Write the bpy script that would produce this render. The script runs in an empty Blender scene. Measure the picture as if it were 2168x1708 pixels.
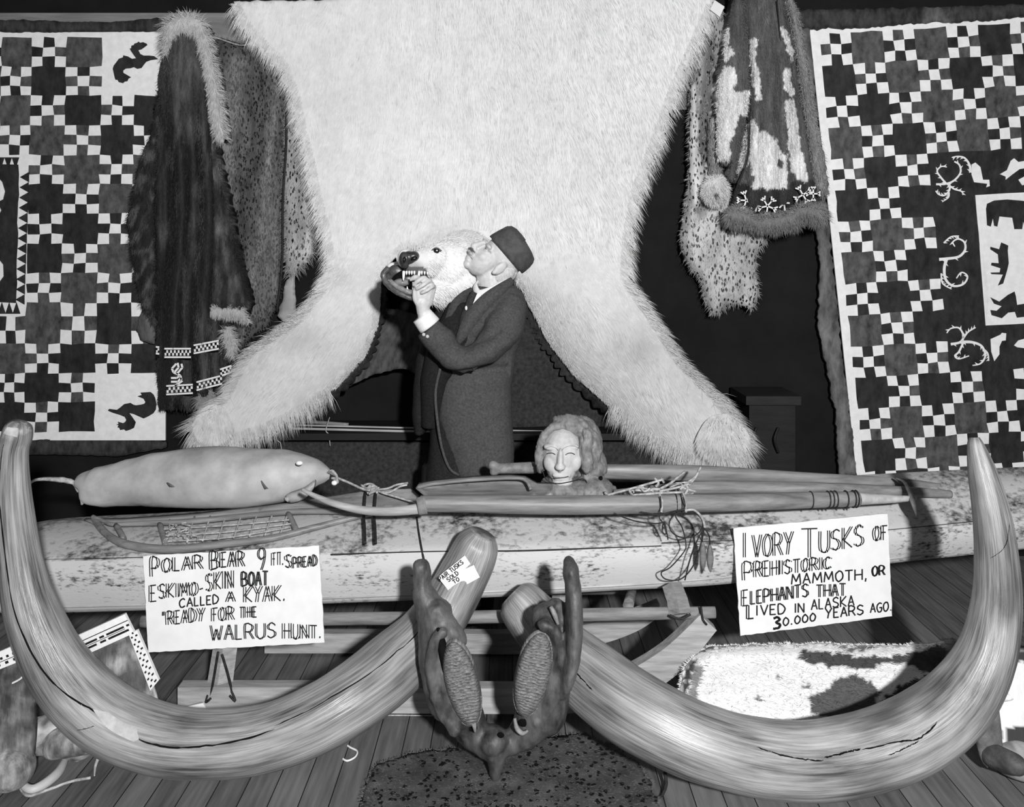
import bpy, math, random
import numpy as np
from mathutils import Vector
from mathutils.geometry import delaunay_2d_cdt
random.seed(7); rng = np.random.default_rng(7)
SC = bpy.context.scene
COL = SC.collection

# ------------------------------------------------------------------ camera
F = 1720.0; HX = 1084.0; HY = 540.0; CAMZ = 1.5          # focal length (px), principal point, camera height
cam_d = bpy.data.cameras.new('camera'); cam = bpy.data.objects.new('camera', cam_d); COL.objects.link(cam)
cam.location = (0, 0, CAMZ); cam.rotation_euler = (math.radians(90), 0, 0)
cam_d.sensor_width = 36; cam_d.lens = 36 * F / 2168; cam_d.shift_y = (HY - 854) / 2168
cam_d.clip_start = 0.05; cam_d.clip_end = 50
SC.camera = cam
# ------------------------------------------------------------------ light and exposure
SC.view_settings.view_transform = 'Standard'; SC.view_settings.look = 'None'
SC.view_settings.exposure = 0.0; SC.view_settings.gamma = 1.0; SC.view_settings.use_curve_mapping = False
W = bpy.data.worlds.new('world'); SC.world = W; W.use_nodes = True
W.node_tree.nodes['Background'].inputs[0].default_value = (1, 1, 1, 1)
W.node_tree.nodes['Background'].inputs[1].default_value = 0.05
def lamp(name, kind, loc, power, size, target):
    l = bpy.data.lights.new(name, kind); o = bpy.data.objects.new(name, l); COL.objects.link(o)
    o.location = loc; l.energy = power
    if kind == 'AREA': l.shape = 'DISK'; l.size = size
    else: l.shadow_soft_size = size
    o.rotation_euler = (Vector(target) - Vector(loc)).to_track_quat('-Z', 'Y').to_euler()
    return o
# the photographer's flash reflector, right of and above the camera, and a weak bounce from the room behind
lamp('flash', 'AREA', (0.72, -1.5, 2.3), 300, 0.2, (0.0, 3.5, 1.15))
lamp('room_light', 'AREA', (-1.2, -1.6, 2.9), 12, 1.6, (0, 3, 1))

# ------------------------------------------------------------------ helpers
def g(v):
    v = v / 255.0
    return v / 12.92 if v <= 0.04045 else ((v + 0.055) / 1.055) ** 2.4
def P(px, py, d):
    return np.array([(px - HX) * d / F, d, CAMZ - (py - HY) * d / F])
def PA(pts, d):
    pts = np.asarray(pts, float); d = np.broadcast_to(np.asarray(d, float), (len(pts),))
    return np.stack([(pts[:, 0] - HX) * d / F, d, CAMZ - (pts[:, 1] - HY) * d / F], 1)
def P3(pts):
    return np.array([P(*p[:3]) for p in pts])
def FD(py, z=0.0):                       # depth at which height z shows at row py
    return (CAMZ - z) * F / (py - HY)
def FP(px, py, z=0.0):
    return P(px, py, FD(py, z))
def hash2(ix, iy, s=0):
    n = np.sin(ix * 127.1 + iy * 311.7 + s * 74.7) * 43758.5453
    return n - np.floor(n)
def vnoise(x, y, s=0):
    x = np.asarray(x, float); y = np.asarray(y, float)
    ix = np.floor(x); iy = np.floor(y); fx = x - ix; fy = y - iy
    fx = fx * fx * (3 - 2 * fx); fy = fy * fy * (3 - 2 * fy)
    a = hash2(ix, iy, s); b = hash2(ix + 1, iy, s); c = hash2(ix, iy + 1, s); d = hash2(ix + 1, iy + 1, s)
    return (a * (1 - fx) + b * fx) * (1 - fy) + (c * (1 - fx) + d * fx) * fy
def fnoise(x, y, s=0):
    return 0.55 * vnoise(x, y, s) + 0.3 * vnoise(np.asarray(x) * 2.1, np.asarray(y) * 2.1, s + 3) + 0.15 * vnoise(np.asarray(x) * 4.3, np.asarray(y) * 4.3, s + 5)
def inpoly(px, py, poly):
    px = np.asarray(px, float); py = np.asarray(py, float); r = np.zeros(px.shape, bool); n = len(poly)
    for i in range(n):
        x1, y1 = poly[i]; x2, y2 = poly[(i + 1) % n]
        if y1 == y2: continue
        c = ((y1 > py) != (y2 > py)) & (px < (x2 - x1) * (py - y1) / (y2 - y1) + x1)
        r ^= c
    return r
def cr(pts, n, closed=False):            # Catmull-Rom resample, any dimension
    p = np.asarray(pts, float); m = len(p)
    if m == 2 and not closed:
        t = np.linspace(0, 1, n)[:, None]; return p[0] * (1 - t) + p[1] * t
    idx = (lambda i: i % m) if closed else (lambda i: min(max(i, 0), m - 1))
    segs = m if closed else m - 1
    out = []
    ts = np.linspace(0, segs, n, endpoint=not closed)
    for t in ts:
        k = int(min(math.floor(t), segs - 1)); u = t - k
        a, b, c, d = p[idx(k - 1)], p[idx(k)], p[idx(k + 1)], p[idx(k + 2)]
        out.append(0.5 * ((2 * b) + (-a + c) * u + (2 * a - 5 * b + 4 * c - d) * u * u + (-a + 3 * b - 3 * c + d) * u ** 3))
    return np.array(out)
def dens(poly, step, closed=True):
    p = np.asarray(poly, float); out = []; m = len(p)
    for i in range(m if closed else m - 1):
        a = p[i]; b = p[(i + 1) % m]; k = max(1, int(np.linalg.norm(b - a) / step))
        for j in range(k): out.append(a + (b - a) * j / k)
    if not closed: out.append(p[-1])
    return np.array(out)
def jag(poly, amp, step=6, s=0):
    p = dens(poly, step); n = len(p)
    t = np.roll(p, -1, 0) - np.roll(p, 1, 0); t /= np.linalg.norm(t, axis=1)[:, None] + 1e-9
    nrm = np.stack([t[:, 1], -t[:, 0]], 1); k = np.arange(n)
    a = (vnoise(k * 0.45, k * 0 + 0.5, s) - 0.5) * 2 * amp + (hash2(k, k * 0, s) - 0.5) * amp
    return p + nrm * a[:, None]

class G:                                   # collects shapes that become ONE mesh object
    def __init__(s): s.v = []; s.f = []; s.t = []; s.m = []; s.tc = []; s.nr = []; s.n = 0
    def add(s, v, f, tone=1.0, mat=0, tc=None, nr=None):
        v = np.asarray(v, float).reshape(-1, 3)
        s.v.append(v); b = s.n
        if isinstance(f, np.ndarray): s.f.extend((f + b).tolist())
        else: s.f.extend([[i + b for i in q] for q in f])
        s.t.append(np.broadcast_to(np.asarray(tone, float), (len(v),)))
        s.m.extend([mat] * len(f) if np.isscalar(mat) else list(mat))
        s.nr.append(np.zeros((len(v), 3)) if nr is None else np.asarray(nr, float))
        s.tc.append(np.zeros((len(v), 3)) if tc is None else np.asarray(tc, float)); s.n += len(v)
        return s
    def addg(s, o, mat=None):
        if o.n == 0: return s
        b = s.n; s.v += o.v; s.t += o.t; s.tc += o.tc; s.nr += o.nr; s.f.extend([[i + b for i in q] for q in o.f])
        s.m.extend(o.m if mat is None else [mat] * len(o.f)); s.n += o.n; return s
    def V(s): return np.concatenate(s.v)
ORG = {}
def mk(name, G_, mats, parent=None, origin=None, smooth=True):
    v = G_.V()
    if parent is not None: og = ORG[parent.name]
    elif origin is not None: og = np.asarray(origin, float)
    else: og = np.array([(v[:, 0].min() + v[:, 0].max()) / 2, (v[:, 1].min() + v[:, 1].max()) / 2, v[:, 2].min()])
    me = bpy.data.meshes.new(name); me.from_pydata((v - og).tolist(), [], G_.f)
    if not isinstance(mats, (list, tuple)): mats = [mats]
    for m in mats: me.materials.append(m)
    me.polygons.foreach_set('material_index', np.array(G_.m, dtype=np.int32))
    me.polygons.foreach_set('use_smooth', np.full(len(G_.f), smooth))
    t = np.concatenate(G_.t); a = me.color_attributes.new('tone', 'FLOAT_COLOR', 'POINT')
    a.data.foreach_set('color', np.stack([t, t, t, np.ones_like(t)], 1).ravel())
    tc = np.concatenate(G_.tc)
    if np.any(tc):
        b = me.attributes.new('tc', 'FLOAT_VECTOR', 'POINT'); b.data.foreach_set('vector', tc.ravel())
    me.update(); nr = np.concatenate(G_.nr)
    if np.any(nr): me.normals_split_custom_set_from_vertices(nr.tolist())
    o = bpy.data.objects.new(name, me); COL.objects.link(o)
    if parent is not None: o.parent = parent
    else: o.location = og
    ORG[o.name] = og
    return o
def thing(name, label, cat, loc, group=None):
    o = bpy.data.objects.new(name, None); COL.objects.link(o); o.location = loc; o.empty_display_size = 0.05
    ORG[o.name] = np.asarray(loc, float); return tag(o, label, cat, group)
def tag(o, label, cat, group=None, kind=None):
    o['label'] = label; o['category'] = cat
    if group: o['group'] = group
    if kind: o['kind'] = kind
    return o
def tube(path, rad, ns=12, ref=None, flat=1.0, cap=True, rough=0.0, seed=0, refax=None):
    p = np.asarray(path, float); n = len(p)
    r = np.broadcast_to(np.asarray(rad, float), (n,)); fl = np.broadcast_to(np.asarray(flat, float), (n,))
    t = np.gradient(p, axis=0); t /= np.linalg.norm(t, axis=1)[:, None] + 1e-12
    N = np.zeros_like(p)
    if ref is not None:
        rf = np.asarray(ref, float)
        for i in range(n):
            q = rf - t[i] * rf.dot(t[i]); N[i] = q / (np.linalg.norm(q) + 1e-9)
    else:
        rf = np.array([0, -1.0, 0.0]);
        if abs(rf.dot(t[0])) > 0.9: rf = np.array([0, 0, 1.0])
        for i in range(n):
            q = rf - t[i] * rf.dot(t[i]); N[i] = q / (np.linalg.norm(q) + 1e-9); rf = N[i]
    B = np.cross(t, N); th = np.linspace(0, 2 * math.pi, ns, endpoint=False)
    L = np.concatenate([[0], np.cumsum(np.linalg.norm(np.diff(p, axis=0), axis=1))])
    rr = np.ones((n, ns))
    if rough: rr += rough * (fnoise(np.repeat(L[:, None] / max(r.max(), 1e-6), ns, 1), np.repeat(np.cos(th)[None] * 1.3 + 5, n, 0) + np.sin(th)[None] * 2.1, seed) - 0.5) * 2
    v = p[:, None] + (N[:, None] * (np.cos(th)[None, :, None] * fl[:, None, None]) + B[:, None] * np.sin(th)[None, :, None]) * (r[:, None, None] * rr[:, :, None])
    v = v.reshape(-1, 3); f = []
    for i in range(n - 1):
        for j in range(ns):
            k = (j + 1) % ns; f.append([i * ns + j, i * ns + k, (i + 1) * ns + k, (i + 1) * ns + j])
    tc = np.stack([np.repeat(L, ns), np.tile(np.cos(th), n), np.tile(np.sin(th), n)], 1)
    if cap: f.append(list(range(ns))[::-1]); f.append(list(range((n - 1) * ns, n * ns)))
    f = [q[::-1] for q in f]
    return v, f, tc
def gt(path, rad, ns=8, tone=1.0, mat=0, n=None, **k):        # a smooth tube in a fresh or given G
    G_ = k.pop('G', None) or G(); p = np.asarray(path, float); r = np.broadcast_to(np.asarray(rad, float), (len(p),))
    if n:
        q = cr(np.concatenate([p, r[:, None]], 1), n); p = q[:, :3]; r = np.maximum(q[:, 3], 1e-4)
    v, f, tc = tube(p, r, ns, **k); G_.add(v, f, tone, mat, tc); return G_
def ell(c, r, nu=20, nv=12, B=None, tone=1.0, mat=0, G_=None):
    G_ = G_ or G(); r = np.broadcast_to(np.asarray(r, float), (3,)); B = np.eye(3) if B is None else np.asarray(B, float)
    v = [[0, 0, 1]]
    for i in range(1, nv):
        a = math.pi * i / nv
        for j in range(nu):
            b = 2 * math.pi * j / nu; v.append([math.sin(a) * math.cos(b), math.sin(a) * math.sin(b), math.cos(a)])
    v.append([0, 0, -1]); v = (np.array(v) * r) @ B + np.asarray(c, float); f = []
    for j in range(nu): f.append([0, 1 + j, 1 + (j + 1) % nu])
    for i in range(nv - 2):
        for j in range(nu):
            a = 1 + i * nu + j; b = 1 + i * nu + (j + 1) % nu; f.append([a, a + nu, b + nu, b])
    l = len(v) - 1; o = 1 + (nv - 2) * nu
    for j in range(nu): f.append([l, o + (j + 1) % nu, o + j])
    return G_.add(v, f, tone, mat)
def capsule(a, b, ra, rb, G_=None, ns=16):
    a = np.asarray(a, float); b = np.asarray(b, float); d = b - a; L = np.linalg.norm(d); d = d / L
    pts = []; rs = []
    for k in range(6):
        an = math.pi / 2 * k / 6; pts.append(a - d * ra * math.cos(an)); rs.append(max(ra * math.sin(an), 1e-4))
    for k in range(5):
        t = k / 4; pts.append(a + (b - a) * t); rs.append(ra + (rb - ra) * t)
    for k in range(5, -1, -1):
        an = math.pi / 2 * k / 6; pts.append(b + d * rb * math.cos(an)); rs.append(max(rb * math.sin(an), 1e-4))
    return gt(pts, rs, ns, G=G_)
def box(c, s, G_=None, B=None, tone=1.0, mat=0):
    G_ = G_ or G(); c = np.asarray(c, float); h = np.asarray(s, float) / 2; B = np.eye(3) if B is None else np.asarray(B, float)
    v = np.array([[x, y, z] for x in (-1, 1) for y in (-1, 1) for z in (-1, 1)]) * h @ B + c
    f = [[0, 1, 3, 2], [4, 6, 7, 5], [0, 4, 5, 1], [2, 3, 7, 6], [0, 2, 6, 4], [1, 5, 7, 3]]
    # flat faces keep their own vertices
    vv = []; ff = []
    for q in f:
        ff.append(list(range(len(vv), len(vv) + 4))); vv += [v[i] for i in q]
    return G_.add(vv, ff, tone, mat)
def tri(poly, step, seed=1):
    poly = np.asarray(poly, float); x0, y0 = poly.min(0); x1, y1 = poly.max(0)
    gx, gy = np.meshgrid(np.arange(x0, x1, step), np.arange(y0, y1, step)); gx = gx.ravel() + (hash2(gx.ravel(), gy.ravel(), seed) - .5) * step * .5
    gy = gy.ravel() + (hash2(gx, gy.ravel(), seed + 1) - .5) * step * .5
    k = inpoly(gx, gy, poly); pts = np.stack([gx[k], gy[k]], 1)
    if len(pts):                              # keep clear of the border
        keep = np.ones(len(pts), bool)
        for i in range(0, len(poly)):
            a = poly[i]; b = poly[(i + 1) % len(poly)]; ab = b - a; L = ab.dot(ab) + 1e-9
            t = np.clip(((pts - a) @ ab) / L, 0, 1); q = a + t[:, None] * ab
            keep &= np.hypot(*(pts - q).T) > step * .35
        pts = pts[keep]
    allp = [Vector(p) for p in np.concatenate([poly, pts])]
    n = len(poly)
    vo, eo, fo, *_ = delaunay_2d_cdt(allp, [], [list(range(n))], 1, 1e-4)
    return np.array([list(v) for v in vo]), [list(f) for f in fo]
def panel(poly, dfn, thick, step=8, tone=None, G_=None, mat=0, back=None, project=None, seed=1):
    """sheet with the given outline: front at depth dfn(px,py), its own thickness behind it"""
    G_ = G_ or G(); uv, f = tri(poly, step, seed); px, py = uv[:, 0], uv[:, 1]
    d = np.broadcast_to(np.asarray(dfn(px, py) if callable(dfn) else dfn, float), px.shape)
    v = PA(uv, d)
    a = np.array([np.cross(v[q[1]] - v[q[0]], v[q[2]] - v[q[0]])[1] for q in f[:20]]).sum()
    if a > 0: f = [q[::-1] for q in f]
    t = np.broadcast_to(np.asarray(1.0 if tone is None else tone(px, py) if callable(tone) else tone, float), px.shape)
    vb = v.copy(); vb[:, 1] = (v[:, 1] + thick) if back is None else np.maximum(back, v[:, 1] + .002)
    n = len(v); cnt = {}
    for q in f:
        for i in range(len(q)):
            e = (q[i], q[(i + 1) % len(q)]); cnt[e] = 1
    rim = [[b, a, a + n, b + n] for (a, b) in cnt if (b, a) not in cnt]
    G_.add(np.concatenate([v, vb]), f + [[i + n for i in q[::-1]] for q in f] + rim, np.concatenate([t, t]), mat)
    return G_
def strands(root, dirs, ln, wid, tone, bend=(0, 0, -1), bendk=0.5, G_=None, mat=0, view=(0, -1, 0), nrm=None, nj=.16):
    G_ = G_ or G(); root = np.asarray(root, float); n = len(root)
    dirs = np.asarray(dirs, float); dirs = dirs / (np.linalg.norm(dirs, axis=1)[:, None] + 1e-9)
    ln = np.broadcast_to(np.asarray(ln, float), (n,))[:, None]; wid = np.broadcast_to(np.asarray(wid, float), (n,))[:, None]
    s = np.cross(dirs, np.asarray(view, float) + rng.normal(0, .25, (n, 3))); s /= np.linalg.norm(s, axis=1)[:, None] + 1e-9
    b = np.asarray(bend, float)
    mid = root + dirs * ln * .55 + b * ln * .12 * bendk; tip = root + dirs * ln + b * ln * .45 * bendk
    v = np.stack([root - s * wid, root + s * wid, mid - s * wid * .7, mid + s * wid * .7, tip], 1).reshape(-1, 3)
    k = np.arange(n)[:, None] * 5
    f = np.concatenate([k + [0, 1, 3], k + [0, 3, 2], k + [2, 3, 4]])
    # hairs shade with the lie of the coat, a little ruffled
    nn = (np.asarray(view, float) * (1, 1, 1) + (0, 0, .12) if nrm is None else np.asarray(nrm, float)) + rng.normal(0, nj, (n, 3)) + dirs * .12
    nn = np.broadcast_to(nn, (n, 3)); nn = nn / (np.linalg.norm(nn, axis=1)[:, None] + 1e-9)
    return G_.add(v, f, np.repeat(np.broadcast_to(np.asarray(tone, float), (n,)), 5), mat, None, np.repeat(nn, 5, 0))
def scatter(poly, n):
    poly = np.asarray(poly, float); x0, y0 = poly.min(0); x1, y1 = poly.max(0); o = []
    c = 0
    while c < n:
        x = rng.uniform(x0, x1, n); y = rng.uniform(y0, y1, n); k = inpoly(x, y, poly)
        o.append(np.stack([x[k], y[k]], 1)); c += k.sum()
    return np.concatenate(o)[:n]
def along(path, n, closed=False):
    p = np.asarray(path, float)
    if closed: p = np.concatenate([p, p[:1]])
    L = np.concatenate([[0], np.cumsum(np.linalg.norm(np.diff(p, axis=0), axis=1))]); u = np.sort(rng.uniform(0, L[-1], n))
    q = np.stack([np.interp(u, L, p[:, i]) for i in range(p.shape[1])], 1)
    i = np.clip(np.searchsorted(L, u) - 1, 0, len(p) - 2); t = p[i + 1] - p[i]; t /= np.linalg.norm(t, axis=1)[:, None] + 1e-9
    return q, t
def blob(name, G_, voxel, mats, parent=None, smooth=3, tone=None, disp=None, origin=None, extra=None, keep=None):
    me = bpy.data.meshes.new('tmp'); me.from_pydata(G_.V().tolist(), [], G_.f); me.update()
    o = bpy.data.objects.new('tmp', me); COL.objects.link(o)
    m = o.modifiers.new('r', 'REMESH'); m.mode = 'VOXEL'; m.voxel_size = voxel
    if smooth:
        s = o.modifiers.new('s', 'SMOOTH'); s.iterations = smooth; s.factor = 0.5
    dg = bpy.context.evaluated_depsgraph_get(); ev = o.evaluated_get(dg); e = bpy.data.meshes.new_from_object(ev)
    n = len(e.vertices); v = np.zeros(n * 3); e.vertices.foreach_get('co', v); v = v.reshape(-1, 3)
    nr = np.zeros(n * 3); e.vertices.foreach_get('normal', nr); nr = nr.reshape(-1, 3)
    f = [list(p.vertices) for p in e.polygons]
    if disp is not None: v = v + nr * np.asarray(disp(v, nr))[:, None]
    t = 1.0 if tone is None else tone(v, nr)
    bpy.data.objects.remove(o); bpy.data.meshes.remove(me); bpy.data.meshes.remove(e)
    R = G().add(v, f, t)
    if extra is not None: R.addg(extra)
    if keep is not None: keep.append((v, nr))
    return mk(name, R, mats, parent, origin)
def pxof(v):                                # world -> photo pixel, for measuring
    return HX + v[:, 0] * F / v[:, 1], HY + (CAMZ - v[:, 2]) * F / v[:, 1]

# ------------------------------------------------------------------ materials
def mat(name, lo, hi, sc=(8, 8, 8), det=4, rough=0.7, bump=0.0, attr=True, coord='obj', ramp=(0.3, 0.7), spec=0.25, spots=None, line=None, bsc=None, big=None):
    m = bpy.data.materials.new(name); m.use_nodes = True; nt = m.node_tree; N = nt.nodes; L = nt.links
    bs = N['Principled BSDF']; bs.inputs['Roughness'].default_value = rough; bs.inputs['Specular IOR Level'].default_value = spec
    if coord == 'obj': src = N.new('ShaderNodeTexCoord').outputs['Object']
    else:
        at = N.new('ShaderNodeAttribute'); at.attribute_name = 'tc'; src = at.outputs['Vector']
    mp = N.new('ShaderNodeMapping'); mp.inputs['Scale'].default_value = sc; L.new(src, mp.inputs['Vector'])
    no = N.new('ShaderNodeTexNoise'); no.inputs['Scale'].default_value = 1.0; no.inputs['Detail'].default_value = det; no.inputs['Roughness'].default_value = .62
    L.new(mp.outputs[0], no.inputs['Vector'])
    cr_ = N.new('ShaderNodeValToRGB'); e = cr_.color_ramp.elements
    e[0].position = ramp[0]; e[0].color = (g(lo),) * 3 + (1,); e[1].position = ramp[1]; e[1].color = (g(hi),) * 3 + (1,)
    fac = no.outputs['Fac']
    if big:
        mb = N.new('ShaderNodeMapping'); mb.inputs['Scale'].default_value = big[0]; L.new(src, mb.inputs['Vector'])
        nb = N.new('ShaderNodeTexNoise'); nb.inputs['Scale'].default_value = 1; nb.inputs['Detail'].default_value = 3; L.new(mb.outputs[0], nb.inputs['Vector'])
        ma = N.new('ShaderNodeMix'); ma.data_type = 'FLOAT'; ma.inputs['Factor'].default_value = big[1]; L.new(fac, ma.inputs['A']); L.new(nb.outputs['Fac'], ma.inputs['B']); fac = ma.outputs['Result']
    L.new(fac, cr_.inputs['Fac']); out = cr_.outputs['Color']
    if spots:
        ssc, thr, tone = spots[:3]
        m2 = N.new('ShaderNodeMapping'); m2.inputs['Scale'].default_value = ssc; L.new(src, m2.inputs['Vector'])
        ad = N.new('ShaderNodeVectorMath'); ad.operation = 'MULTIPLY_ADD'
        n3 = N.new('ShaderNodeTexNoise'); n3.inputs['Scale'].default_value = 1.5; L.new(m2.outputs[0], n3.inputs['Vector'])
        L.new(n3.outputs['Color'], ad.inputs[0]); ad.inputs[1].default_value = (.8, .8, .8); L.new(m2.outputs[0], ad.inputs[2])
        vo = N.new('ShaderNodeTexVoronoi'); vo.inputs['Scale'].default_value = 1.0; vo.inputs['Randomness'].default_value = 1; L.new(ad.outputs[0], vo.inputs['Vector'])
        r2 = N.new('ShaderNodeValToRGB'); r2.color_ramp.elements[0].position = thr; r2.color_ramp.elements[1].position = thr + .08
        L.new(vo.outputs['Distance'], r2.inputs['Fac'])
        mx = N.new('ShaderNodeMix'); mx.data_type = 'RGBA'; mx.inputs['A'].default_value = (g(tone),) * 3 + (1,)
        L.new(r2.outputs['Color'], mx.inputs['Factor']); L.new(out, mx.inputs['B']); out = mx.outputs['Result']
    if attr:
        at = N.new('ShaderNodeAttribute'); at.attribute_name = 'tone'
        mu = N.new('ShaderNodeMix'); mu.data_type = 'RGBA'; mu.blend_type = 'MULTIPLY'; mu.inputs['Factor'].default_value = 1
        L.new(out, mu.inputs['A']); L.new(at.outputs['Color'], mu.inputs['B']); out = mu.outputs['Result']
    L.new(out, bs.inputs['Base Color'])
    if bump:
        bp = N.new('ShaderNodeBump'); bp.inputs['Strength'].default_value = bump; bp.inputs['Distance'].default_value = .01
        hsrc = no.outputs['Fac']
        if bsc:
            m4 = N.new('ShaderNodeMapping'); m4.inputs['Scale'].default_value = bsc; L.new(src, m4.inputs['Vector'])
            n4 = N.new('ShaderNodeTexNoise'); n4.inputs['Scale'].default_value = 1; n4.inputs['Detail'].default_value = 3; L.new(m4.outputs[0], n4.inputs['Vector']); hsrc = n4.outputs['Fac']
        L.new(hsrc, bp.inputs['Height']); L.new(bp.outputs[0], bs.inputs['Normal'])
    return m
MT = {
 'bear': mat('polar_fur', 218, 236, (14, 14, 5), 4, .9, .25, spec=.1),
 'strand': mat('fur_strand', 215, 240, (30, 30, 30), 2, .8, spec=.12),
 'felt': mat('dark_felt', 40, 62, (60, 60, 60), 3, .95, .2, spec=.05),
 'lining': mat('lining_cloth', 60, 92, (40, 40, 12), 3, .95, .3, spec=.05),
 'bone': mat('jaw_bone', 36, 112, (30, 30, 14), 8, .5, .4, spec=.4, big=((7, 7, 4), .4), ramp=(.36, .62)),
 'ivory': mat('tusk_ivory', 66, 180, (6, 14, 14), 10, .36, .22, coord='tc', spec=.45, bsc=(9, 30, 30), ramp=(.34, .64), big=((4, 1.8, 1.8), .5)),
 'crack': mat('crack_dark', 12, 22, attr=False, rough=.9, spec=.05),
 'scar': mat('fresh_ivory', 150, 190, (30, 30, 30), 3, .6),
 'molar': mat('molar_enamel', 82, 140, (60, 10, 200), 3, .5, .9, spec=.35),
 'wood': mat('pale_wood', 130, 178, (6, 40, 60), 5, .65, .15, spec=.25),
 'woodm': mat('grey_wood', 95, 145, (6, 40, 60), 5, .6, .2, spec=.3),
 'woodd': mat('dark_wood', 22, 34, (6, 30, 30), 4, .6, .1, spec=.2),
 'shaft': mat('harpoon_wood', 92, 142, (5, 50, 50), 5, .45, .12, spec=.4),
 'skin': mat('float_skin', 138, 190, (6, 6, 6), 5, .5, .15, spec=.35),
 'kayak': mat('kayak_skin', 62, 188, (44, 44, 120), 8, .62, .15, ramp=(.36, .47), big=((3.2, 4, 11), .42)),
 'kayakdeck': mat('kayak_deck_skin', 55, 182, (40, 40, 90), 8, .65, .25, ramp=(.38, .52), big=((3, 5, 9), .5)),
 'card': mat('white_card', 216, 224, (20, 20, 20), 2, .8, attr=False, spec=.15),
 'ink': mat('black_ink', 18, 30, (80, 80, 80), 2, .7, attr=False),
 'cord': mat('leather_cord', 120, 190, (60, 60, 60), 2, .6, .2),
 'cordd': mat('dark_cord', 24, 48, (60, 60, 60), 2, .7),
 'pied': mat('pied_fur', 220, 238, (50, 50, 14), 4, .85, .3, spec=.1),
 'dfur': mat('dark_fur', 150, 255, (55, 55, 12), 5, .7, .6, spec=.25),
 'spot': mat('spotted_sealskin', 125, 190, (10, 10, 5), 6, .5, .25, spec=.4, spots=((70, 70, 34), .3, 26)),
 'spotd': mat('dark_spotted_sealskin', 48, 120, (26, 26, 9), 7, .5, .35, spec=.4, spots=((85, 85, 40), .34, 18)),
 'spotf': mat('floor_sealskin', 58, 92, (14, 14, 14), 6, .6, .4, spec=.3, spots=((48, 48, 48), .3, 16)),
 'qw': mat('white_patch', 224, 240, (30, 30, 30), 4, .9, .15, attr=False, spec=.1),
 'qd': mat('dark_patch', 20, 52, (22, 22, 12), 6, .7, .3, spec=.25),
 'qm': mat('grey_patch', 42, 98, (26, 26, 16), 6, .7, .3, spec=.25),
 'fb': mat('fur_border', 26, 70, (30, 30, 14), 5, .7, .4, spec=.2),
 'fbg': mat('grey_fur_border', 60, 125, (22, 22, 10), 5, .8, .4, spec=.15),
 'wool': mat('suit_wool', 60, 82, (120, 120, 120), 3, .85, .1, spec=.15),
 'woold': mat('dark_wool', 26, 40, (120, 120, 120), 3, .9, .1, spec=.1),
 'hat': mat('cap_felt', 60, 84, (40, 40, 40), 4, .75, .08, spec=.25),
 'flesh': mat('skin_tone', 184, 204, (60, 60, 60), 3, .5, .06, spec=.35),
 'linen': mat('white_linen', 220, 232, (60, 60, 60), 2, .8),
 'hair': mat('grey_hair', 168, 210, (160, 160, 160), 3, .7, .3),
 'dark': mat('near_black', 10, 16, attr=False, rough=.35, spec=.5),
 'lip': mat('dark_lip', 50, 100, (40, 40, 40), 3, .35, .2, spec=.5),
 'tooth': mat('tooth', 225, 240, (40, 40, 40), 2, .3, attr=False, spec=.5),
 'tongue': mat('tongue', 110, 150, (50, 50, 50), 3, .4, .2),
 'gut': mat('gut_hood', 95, 150, (30, 30, 30), 5, .6, .4, spec=.3),
 'mask': mat('carved_mask', 172, 200, (30, 30, 30), 4, .6, .08, spec=.25),
 'wall': mat('dark_wall', 20, 30, (4, 4, 4), 4, .8, attr=False, spec=.1),
 'beam': mat('grey_beam', 105, 140, (4, 30, 40), 5, .75, .1, attr=False, spec=.15),
 'panelw': mat('grey_panel', 88, 112, (5, 30, 40), 5, .75, .1, attr=False, spec=.15),
}
# ------------------------------------------------------------------ the room
WY = 4.05
def struct(o): o['kind'] = 'structure'; return o
# floor: narrow boards running away from the camera
fm = bpy.data.materials.new('floor_boards'); fm.use_nodes = True
nt = fm.node_tree; N = nt.nodes; L = nt.links; bs = N['Principled BSDF']; bs.inputs['Roughness'].default_value = .55; bs.inputs['Specular IOR Level'].default_value = .3
tcn = N.new('ShaderNodeTexCoord'); sx = N.new('ShaderNodeSeparateXYZ'); L.new(tcn.outputs['Object'], sx.inputs[0])
dv = N.new('ShaderNodeMath'); dv.operation = 'DIVIDE'; dv.inputs[1].default_value = .0835; L.new(sx.outputs[0], dv.inputs[0])
fl = N.new('ShaderNodeMath'); fl.operation = 'FLOOR'; L.new(dv.outputs[0], fl.inputs[0])
fr = N.new('ShaderNodeMath'); fr.operation = 'FRACT'; L.new(dv.outputs[0], fr.inputs[0])
wn = N.new('ShaderNodeTexWhiteNoise'); wn.noise_dimensions = '1D'; L.new(fl.outputs[0], wn.inputs['W'])
mpn = N.new('ShaderNodeMapping'); mpn.inputs['Scale'].default_value = (60, 5, 1); L.new(tcn.outputs['Object'], mpn.inputs[0])
nz = N.new('ShaderNodeTexNoise'); nz.inputs['Scale'].default_value = 1; nz.inputs['Detail'].default_value = 7; L.new(mpn.outputs[0], nz.inputs['Vector'])
ad = N.new('ShaderNodeMath'); ad.operation = 'MULTIPLY_ADD'; ad.inputs[1].default_value = .35; L.new(wn.outputs['Value'], ad.inputs[0]); L.new(nz.outputs['Fac'], ad.inputs[2])
rp = N.new('ShaderNodeValToRGB'); rp.color_ramp.elements[0].position = .3; rp.color_ramp.elements[1].position = 1.0
rp.color_ramp.elements[0].color = (g(68),) * 3 + (1,); rp.color_ramp.elements[1].color = (g(124),) * 3 + (1,); L.new(ad.outputs[0], rp.inputs['Fac'])
gp = N.new('ShaderNodeMath'); gp.operation = 'LESS_THAN'; gp.inputs[1].default_value = .035; L.new(fr.outputs[0], gp.inputs[0])
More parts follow.
